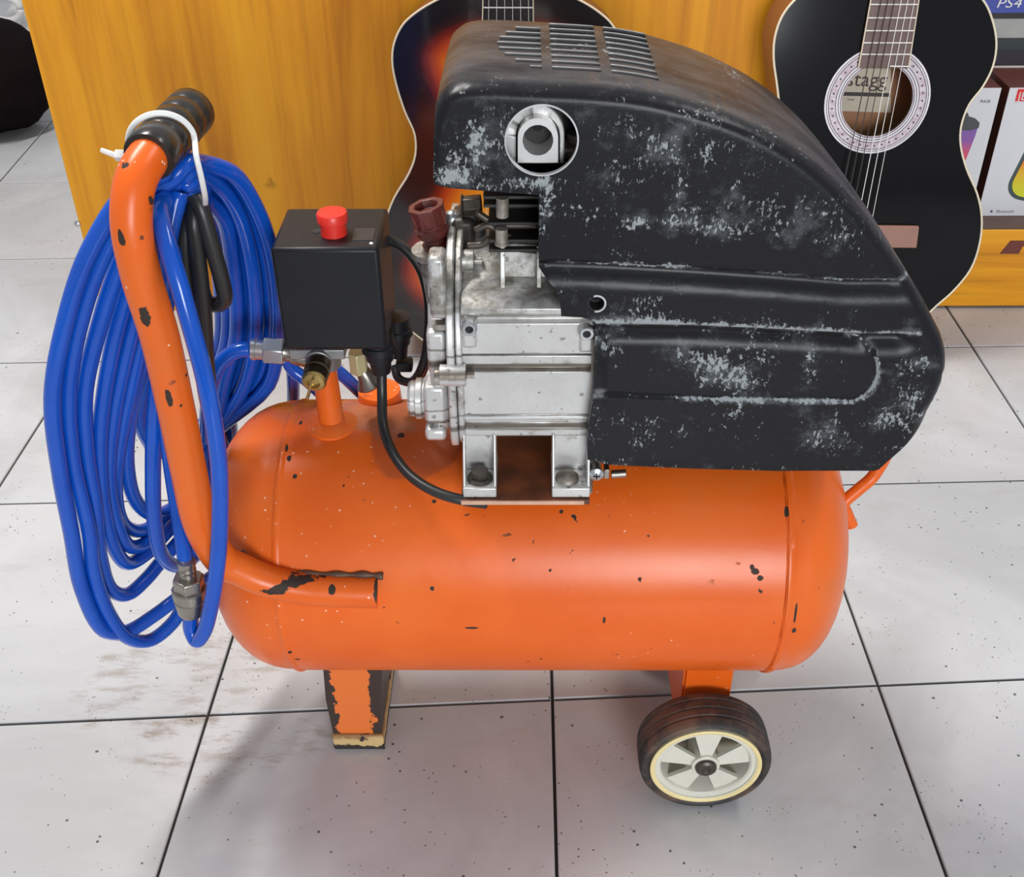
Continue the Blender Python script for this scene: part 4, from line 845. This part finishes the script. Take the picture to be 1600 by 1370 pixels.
def skin(q):
    d = pd(q, ol, 24); jag = (q.x < 936 and q.y > 296)       # cracked and cut edges stay sharp
    R_ = 20.0
    dd = d if not jag else 99
    if q.x < 936 and q.y > 270 and q.x > 700: dd = 99
    if q.y > 640: dd = dd + 14 * ss(640, 712, q.y)
    if q.x < 702 and 160 < q.y: dd = dd + 11 * ss(160, 225, q.y)
    hh = relief(q) + (0 if dd >= R_ else .0125 * (1 - math.sqrt(max(0, 1 - ((R_ - dd) / R_) ** 2))))
    p = P(q.x, q.y, 1, SYF); return (p.x, SYF + hh, p.z)
for q in vs:
    v_ = bm.verts.new(skin(q)); v_[wl] = wearof(q); V.append(v_)
for f in fs:
    c = sum((vs[i] for i in f), Vector((0, 0))) / len(f)
    if inpoly(c, ol) and (c - HC).length > HR * .995 and (c - SCW).length > 12.2:
        try: bm.faces.new([V[i] for i in f])
        except ValueError: pass
for v in [v for v in bm.verts if not v.link_faces]: bm.verts.remove(v); 
bm.verts.ensure_lookup_table()
# side wall: sweep the boundary back, rounding at the rear as well
bd = [e for e in bm.edges if e.is_boundary]
def near_hole(e):
    c = (e.verts[0].co + e.verts[1].co) / 2; h1 = P(HC.x, HC.y, 1, SYF); h2 = P(SCW.x, SCW.y, 1, SYF)
    return math.hypot(c.x - h1.x, c.z - h1.z) < .026 or math.hypot(c.x - h2.x, c.z - h2.z) < .009
inb = [e for e in bd if near_hole(e)]
cen = Vector((.12, 0, .52)); prev = [bm.verts.new(skin(q)) for q in ol]
for v_, q in zip(prev, ol): v_[wl] = wearof(q)
first = prev; sumi = 0
for y_, s_ in zip([-.04, .0, .034, .046, .053, .057], [0, .0005, .0010, .0025, .005, .008]):
    sumi += s_; cur = []
    for v0, q in zip(first, ol):
        d = Vector((cen.x - v0.co.x, 0, cen.z - v0.co.z)).normalized(); v_ = bm.verts.new((v0.co.x + d.x * sumi, y_, v0.co.z + d.z * sumi)); v_[wl] = v0[wl] * .6 - .05; cur.append(v_)
    for k in range(len(ol)): bm.faces.new((prev[k], prev[(k + 1) % len(ol)], cur[(k + 1) % len(ol)], cur[k]))
    prev = cur
r_ = bmesh.ops.extrude_edge_only(bm, edges=inb)
for g in r_['geom']:
    if isinstance(g, bmesh.types.BMVert): g.co.y += .0035
bmesh.ops.remove_doubles(bm, verts=bm.verts, dist=1e-6)
sh = obj('shroud', bm, mShroud, AC, 'black plastic motor shroud, scuffed and chalky', smooth=42)
# rear cover of the shroud
bk = [P(v.x, v.y, 1, SYF) for v in ol[::3]]
bm = bmesh.new(); cen = Vector((.12, 0, .52)); q = []
for p in bk:
    d = Vector((cen.x - p.x, 0, cen.z - p.z)).normalized(); q.append(Vector((p.x + d.x * .0175, .0560, p.z + d.z * .0175)))
extrude_poly(bm, q, (0, .0022, 0)); obj('shroud_back', bm, mShroud, sh)
# cream edge of the opening
hc3 = P(HC.x, HC.y, 1, SYF)
bm = bmesh.new(); lathe(bm, hc3 + Vector((0, .0022, 0)), (0, -1, 0), [(0, .0212), (.0030, .0212), (.0030, .0222), (0, .0222)], 60, closed=True); obj('opening_rim', bm, plain('worn_rim', (.50, .50, .50), .4, .3, var=.4, sc=60), sh, 'bare worn rim of the round opening')
# screw recess
c = P(SCW.x, SCW.y, 1, SYF)
bm = bmesh.new(); lathe(bm, c + Vector((0, .0120, 0)), (0, -1, 0), [(0, .0052), (.0115, .0052), (.0120, .0056), (.0120, .0049), (.002, .0047), (.002, 0)], 24); obj('screw_recess', bm, mBlackIn, sh)
bm = bmesh.new(); lathe(bm, c + Vector((0, .0105, 0)), (0, -1, 0), [(0, .0030), (.0015, .0028), (.0018, 0)], 16); obj('recess_screw', bm, mBlackP, sh)
bm = bmesh.new(); tube(bm, [c + Vector((math.cos(a) * .0058, -.0004, math.sin(a) * .0058)) for a in [math.radians(t) for t in range(-100, 125, 15)]], .0007, 6, 2); obj('recess_rim', bm, plain('chalk_white', (.55, .56, .57), .6), sh, 'white scuffed rim')
# louvre ribs on top, three groups
def topz(x):                                       # height of the shroud's upper skin above world x
    best = None
    for a, b in zip(TOPW, TOPW[1:]):
        if a.x <= x <= b.x: return a.z + (b.z - a.z) * (x - a.x) / max(b.x - a.x, 1e-9)
    return TOPW[-1].z
TOPW = [P(v[0], v[1], 1, SYF) for v in sm2(top, 3)]
mRib = plain('scuffed_rib', (.30, .31, .315), .42, var=.4, sc=60); mSlot = plain('slot_dark', (.006, .006, .006), .8)
z0 = P(800, 134, 1, SYF).z
for gi, (xa_, xb_) in enumerate(((775, 846), (862, 938), (955, 1028))):
    for k in range(9):
        f = (k - 4) / 4
        y_ = -.060 + k * .0115
        cx_ = P(xa_, 95, 2, z0).x; dx_ = P(xb_, 95, 2, z0).x
        a, b = cx_, dx_
        if gi == 0: a = a + (b - a) * (f * f) * .75
        if gi == 0 and k in (8,): continue
        xs_ = [a + (b - a) * t / 6 for t in range(7)]
        bm = bmesh.new(); tube(bm, [Vector((x, y_, topz(x) - .0003)) for x in xs_], .0008, 8, 1, flat=1.0); obj('vent_rib', bm, mRib, sh, smooth=180)
        bm = bmesh.new(); tube(bm, [Vector((x, y_ - .0038, topz(x) - .0012)) for x in xs_], .0019, 8, 1); obj('vent_slot', bm, mSlot, sh, smooth=180)
# silver outlet behind the round opening
Hx = lambda x, y, Y: P(x, y, 1, Y)
def holed(pp, Y, d):                                # flat plate with the round bore cut through it
    C_ = Hx(840.5, 219, -.09); R_ = 24.6 * dep(C_) / FPX
    ov = [Vector((p.x, p.z)) for p in [Hx(x, y, Y) for x, y in pp]]; iv = [Vector((C_.x + R_ * math.cos(2 * PI * k / 40), C_.z + R_ * math.sin(2 * PI * k / 40))) for k in range(40)]
    vs, _, fs, _, _, _ = delaunay_2d_cdt(ov + iv, [(i, (i + 1) % len(ov)) for i in range(len(ov))] + [(len(ov) + i, len(ov) + (i + 1) % 40) for i in range(40)], [], 0, 1e-7)
    bm = bmesh.new(); F_ = [bm.verts.new((q.x, Y, q.y)) for q in vs]; B_ = [bm.verts.new((q.x, Y + d, q.y)) for q in vs]; cc_ = Vector((C_.x, C_.z))
    for f in fs:
        c = sum((vs[i] for i in f), Vector((0, 0))) / len(f)
        if inpoly(c, ov) and (c - cc_).length > R_ * .99: bm.faces.new([F_[i] for i in f]); bm.faces.new([B_[i] for i in reversed(f)])
    for o_, n_ in ((0, len(ov)), (len(ov), 40)):
        for k in range(n_): a, b = o_ + k, o_ + (k + 1) % n_; bm.faces.new((F_[a], F_[b], B_[b], B_[a]))
    return bm
def arch(x0, x1, ytop, ybot, Y, d, name, mat, lab=None, n=20, bev=.0008):
    cx = (x0 + x1) / 2; r = (x1 - x0) / 2; pp = [(x0, ybot)] + [(cx - r * math.cos(PI * k / n), ytop + r - r * math.sin(PI * k / n)) for k in range(n + 1)] + [(x1, ybot)]
    return obj(name, holed(pp, Y, d), mat, AC, lab, bevel=bev)
mCastB = plain('bright_cast', (.68, .67, .66), .35, .5, var=.12, sc=50)
arch(782, 882, 160, 256, -.0820, .03, 'head_cover', mCastB, 'bright cast head cover in the round opening')
bm = bmesh.new(); n = 28
cx, cyy, r1 = 840.5, 216, 31.5; rb_ = 24
outer = [(cx - r1, 254)] + [(cx - r1 * math.cos(PI * k / n), 216 - r1 * math.sin(PI * k / n)) for k in range(n + 1)] + [(cx + r1, 254)]
ov = [Vector(p) for p in outer]; iv = [Vector((cx + rb_ * math.cos(2 * PI * k / 40), 219 + rb_ * math.sin(2 * PI * k / 40))) for k in range(40)]
vs, _, fs, _, _, _ = delaunay_2d_cdt(ov + iv, [(i, (i + 1) % len(ov)) for i in range(len(ov))] + [(len(ov) + i, len(ov) + (i + 1) % 40) for i in range(40)], [], 0, 1e-5)
V = [bm.verts.new(Hx(q.x, q.y, -.0900)) for q in vs]
for f in fs:
    c = sum((vs[i] for i in f), Vector((0, 0))) / len(f)
    if inpoly(c, ov) and (c - Vector((cx, 219))).length > rb_ * .99: bm.faces.new([V[i] for i in f])
bd = [e for e in bm.edges if e.is_boundary]; r_ = bmesh.ops.extrude_edge_only(bm, edges=bd)
hcx = Hx(cx, 219, -.09)
for g in r_['geom']:
    if isinstance(g, bmesh.types.BMVert): g.co.y += .0085 if math.hypot(g.co.x - hcx.x, g.co.z - hcx.z) > .0098 else .0079
port = obj('inlet_port', bm, mCastB, AC, 'bright cast arched inlet port', smooth=30)
bm = bmesh.new(); rr_ = rb_ * dep(hcx) / FPX
lathe(bm, hcx + Vector((0, .0003, 0)), (0, 1, 0), [(0, rr_), (.0175, rr_ * .96)], 40)
for f in [f for f in bm.faces if len(f.verts) > 4]: bm.faces.remove(f)
obj('port_bore', bm, mCastB, port, smooth=60)
bm = bmesh.new(); lathe(bm, hcx + Vector((0, .0172, 0)), (0, 1, 0), [(0, rr_), (.001, rr_)], 40); obj('bore_end', bm, mBlackIn, port, 'dark end of the bore')
bm = bmesh.new(); lathe(bm, hcx + Vector((0, .0168, .003)), (0, 1, 0), [(0, .0038), (.001, .0038)], 20); obj('bore_hole', bm, mSlot, port)
bm = bmesh.new(); n = 24; pp = [(cx - 34.5, 254)] + [(cx - 34.5 * math.cos(PI * k / n), 213 - 34.5 * math.sin(PI * k / n)) for k in range(n + 1)] + [(cx + 34.5, 254)]; bm.free(); obj('port_gap', holed(pp, -.0826, .0005), mSlot, port, 'black gap around the port')
c = Hx(893, 222, -.060); bm = bmesh.new(); cyl(bm, c + Vector((.004, 0, -.006)), c + Vector((.004, 0, .006)), .007, n=20); obj('side_stud', bm, mGrime, AC, smooth=40)
bm = bmesh.new(); pbox(bm, 868, 232, 905, 252, -.074, .02); obj('head_ledge', bm, mGrime, AC, bevel=.002)
bm = bmesh.new(); a, b = P(770, 220, 1, -.055).x, P(915, 220, 1, -.055).x; box(bm, (a, -.052, .585), (b, .04, .640)); obj('cylinder_head', bm, mBlackIn, AC)
# black power cord hanging inside the hose coil
for pts_ in ([(300, 300, -.035), (313, 322, -.04), (325, 360, -.042), (336, 400, -.042), (347, 440, -.04), (351, 466, -.036), (340, 476, -.03), (322, 470, -.024), (312, 430, -.02), (305, 370, -.02)],
             [(306, 312, -.030), (303, 345, -.040), (308, 390, -.042), (314, 440, -.042), (319, 490, -.04), (322, 545, -.036), (326, 600, -.03), (331, 650, -.02), (338, 700, .0)],
             [(300, 320, -.026), (291, 360, -.034), (290, 410, -.037), (297, 460, -.036), (305, 510, -.034), (313, 560, -.03), (320, 610, -.02), (330, 660, .0)]):
    bm = bmesh.new(); tube(bm, [P(x, y, 1, Y) for x, y, Y in pts_], .0058, 12, 6); obj('power_cord', bm, mCord, AC, smooth=180)

# ================================================================== blue air hose, one continuous coil
HOSE = []
def px3(l): return [P(x, y, 1, Y) if len(q) == 3 else None for q in l for (x, y, Y) in [q]]
W = lambda x, y, z: Vector((x, y, z))
# left-hand side of every loop, as seen: from the top under the grip down to the bottom and away behind
Ls = [
 [(262, 268, -.060), (205, 296, -.078), (140, 392, -.088), (103, 500, -.092), (82, 620, -.094), (94, 740, -.094), (111, 830, -.092), (128, 920, -.088), (163, 985, -.078), (200, 986, -.060), (240, 962, -.040), (285, 928, -.015)],
 [(268, 280, -.056), (222, 306, -.070), (170, 380, -.078), (128, 490, -.080), (107, 610, -.081), (114, 720, -.081), (139, 830, -.082), (146, 890, -.082), (168, 955, -.076), (200, 996, -.064), (235, 1000, -.048), (268, 975, -.030), (295, 935, -.008)],
 [(272, 290, -.050), (232, 320, -.062), (192, 400, -.068), (158, 500, -.070), (133, 610, -.070), (135, 700, -.070), (148, 790, -.070), (156, 870, -.069), (175, 922, -.060), (200, 928, -.046), (228, 905, -.025), (262, 865, .005), (300, 828, .030)],
 [(276, 300, -.044), (240, 345, -.054), (212, 420, -.058), (184, 510, -.060), (164, 610, -.060), (156, 690, -.060), (160, 780, -.058), (176, 850, -.048), (200, 880, -.032), (232, 862, -.006), (275, 818, .028)],
 [(280, 306, -.038), (246, 370, -.048), (222, 460, -.052), (196, 560, -.052), (178, 650, -.052), (170, 740, -.050), (182, 818, -.042), (204, 854, -.026), (234, 845, -.002), (275, 805, .032)],
 [(284, 312, -.030), (250, 400, -.040), (228, 500, -.044), (206, 600, -.045), (187, 690, -.044), (180, 770, -.038), (194, 820, -.022), (226, 828, .004), (270, 800, .036)],
 [(286, 318, -.022), (252, 430, -.034), (228, 540, -.038), (204, 640, -.038), (198, 720, -.034), (212, 782, -.018), (244, 804, .010), (280, 790, .040)],
 [(288, 322, -.014), (262, 450, -.060), (250, 560, -.070), (241, 660, -.074), (239, 740, -.074), (241, 810, -.072), (252, 866, -.060), (278, 884, -.035), (305, 868, .0)],
 [(290, 326, -.006), (262, 460, -.020), (240, 560, -.026), (218, 640, -.024), (232, 688, -.008), (258, 706, .020)],
]
rights = [(434, 480), (428, 470), (424, 470), (404, 480), (396, 480), (380, 470), (372, 480), (358, 480), (350, 470)]
pts = []
for k, L in enumerate(Ls):
    rj = random.Random(40 + k); lay = (k % 3) * .0135; xr_ = 434 - 11 * k + rj.uniform(-2, 2); yr_ = 470; dy = .036 + lay
    pts += [P(x, y, 1, Y) for x, y, Y in L]
    a = pts[-1]
    low = W(-.292 + .003 * k, .050 + .008 * (k % 3), max(a.z - .02, .13) if k < 3 else a.z + .01)
    pts += [low, W(-.300 + .003 * k, dy + .03, .27), P(xr_ - 20 + rj.uniform(-4, 8), 600, 1, dy + .018), P(xr_ - 1, 530, 1, dy + .010), P(xr_, 470, 1, dy + .004), P(xr_ - 11 + k * .6, 390 + k * 2, 1, dy - .006), P(xr_ - 34 + k * 2.5, 325 + k * 3, 1, dy - .020), P(max(364 - 7 * k, 318), 272 + k * 6, 1, dy - .040), P(312, 254 + k * 6.5, 1, dy - .062), P(292, 256 + k * 5, 1, -.048 + lay * .4)]
hose_bm = bmesh.new(); tube(hose_bm, pts[:-1], .0062, 12, 6)
# tail that ends in the coupler, and the coupler's own strand
tail = [P(x, y, 1, Y) for x, y, Y in [(262, 300, -.045), (250, 335, -.098), (262, 385, -.118), (279, 440, -.128), (297, 505, -.134), (316, 575, -.137), (332, 650, -.139), (342, 725, -.140), (344, 800, -.142), (340, 880, -.145), (329, 950, -.145), (318, 988, -.143), (307, 1000, -.140), (299, 984, -.136), (299, 950, -.134)]]
tube(hose_bm, tail, .0060, 12, 6)
up = [P(x, y, 1, Y) for x, y, Y in [(291, 884, -.131), (285, 840, -.118), (277, 790, -.098), (268, 730, -.085), (258, 650, -.080), (252, 560, -.078), (255, 450, -.075), (266, 360, -.066), (280, 300, -.056)]]
tube(hose_bm, up, .0060, 12, 6)
# strand leaving the outlet fitting, and two crossing behind the riser
tube(hose_bm, [P(x, y, 1, Y) for x, y, Y in [(390, 545, -.010), (368, 549, -.012), (346, 566, -.015), (331, 596, -.018), (324, 640, -.010), (322, 690, .01)]], .0060, 12, 6)
tube(hose_bm, [P(x, y, 1, Y) for x, y, Y in [(436, 470, .062), (443, 535, .05), (456, 575, .05), (480, 594, .05), (510, 622, .06), (540, 650, .09)]], .0058, 12, 6)
tube(hose_bm, [P(x, y, 1, Y) for x, y, Y in [(444, 500, .055), (478, 545, .06), (528, 580, .07), (562, 612, .085), (590, 640, .11)]], .0058, 12, 6)
tube(hose_bm, [P(x, y, 1, Y) for x, y, Y in [(430, 450, .07), (446, 510, .075), (456, 570, .085), (458, 625, .10), (450, 680, .13)]], .0058, 12, 6)
hose = obj('air_hose', hose_bm, mBlue, None, smooth=180)
thing(hose, 'glossy blue air hose coiled in many loops, hanging from the orange handle', 'hose')
c0, c1 = P(291, 876, 1, -.132), P(300, 962, 1, -.135); ax = (c1 - c0).normalized(); L = (c1 - c0).length
bm = bmesh.new(); lathe(bm, c0, ax, [(0, .0068), (L * .06, .0068), (L * .10, .0060), (L * .15, .0066), (L * .19, .0056), (L * .24, .0062), (L * .30, .0060)], 28); cp = obj('hose_coupler', bm, mNickel, hose, 'dull nickel quick coupler', smooth=30)
bm = bmesh.new(); cyl(bm, c0 + ax * (L * .29), c0 + ax * (L * .50), .0118, n=6); obj('hex_collar', bm, mNickel, cp, bevel=.0010)
bm = bmesh.new(); lathe(bm, c0 + ax * (L * .48), ax, [(0, .0118), (.001, .0128), (L * .14, .0128), (L * .15, .0118), (L * .18, .0118), (L * .19, .0124), (L * .42, .0104), (L * .46, .0092), (L * .46, 0)], 36); obj('coupler_sleeve', bm, mNickel, cp, smooth=30)
# ================================================================== cable tie
_ax = (gb - ga).normalized(); _u = Vector((0, 0, 1)); _u = (_u - _ax * _u.dot(_ax)).normalized(); _v = _ax.cross(_u)
if _v.x < 0: _v = -_v
tie = [ga + _ax * (gl * (.30 - .10 * math.cos(a))) + (_u * math.sin(a) + _v * -math.cos(a)) * .0185 for a in [math.radians(t) for t in range(-10, 171, 15)]] + [P(307, 245, 1, -.078), P(314, 275, 1, -.078), P(320, 305, 1, -.070), P(321, 320, 1, -.055)]
bm = bmesh.new(); tube(bm, tie, .0019, 10, 8, flat=.45, up=(1, 0, 0)); th_ = obj('cable_tie', bm, mNylon, None, smooth=180)
thing(th_, 'white nylon cable tie round the black grip, holding the blue hose', 'cable tie')
bm = bmesh.new(); a = tie[0] + Vector((.002, -.002, -.003)); b = a + Vector((-.011, -.001, .0015)); cyl(bm, a, b, .0045, .0040, n=4); cyl(bm, b, b + Vector((-.008, -.001, .004)), .0020, .0016, n=6); obj('tie_head', bm, mNylon, th_, bevel=.0006)
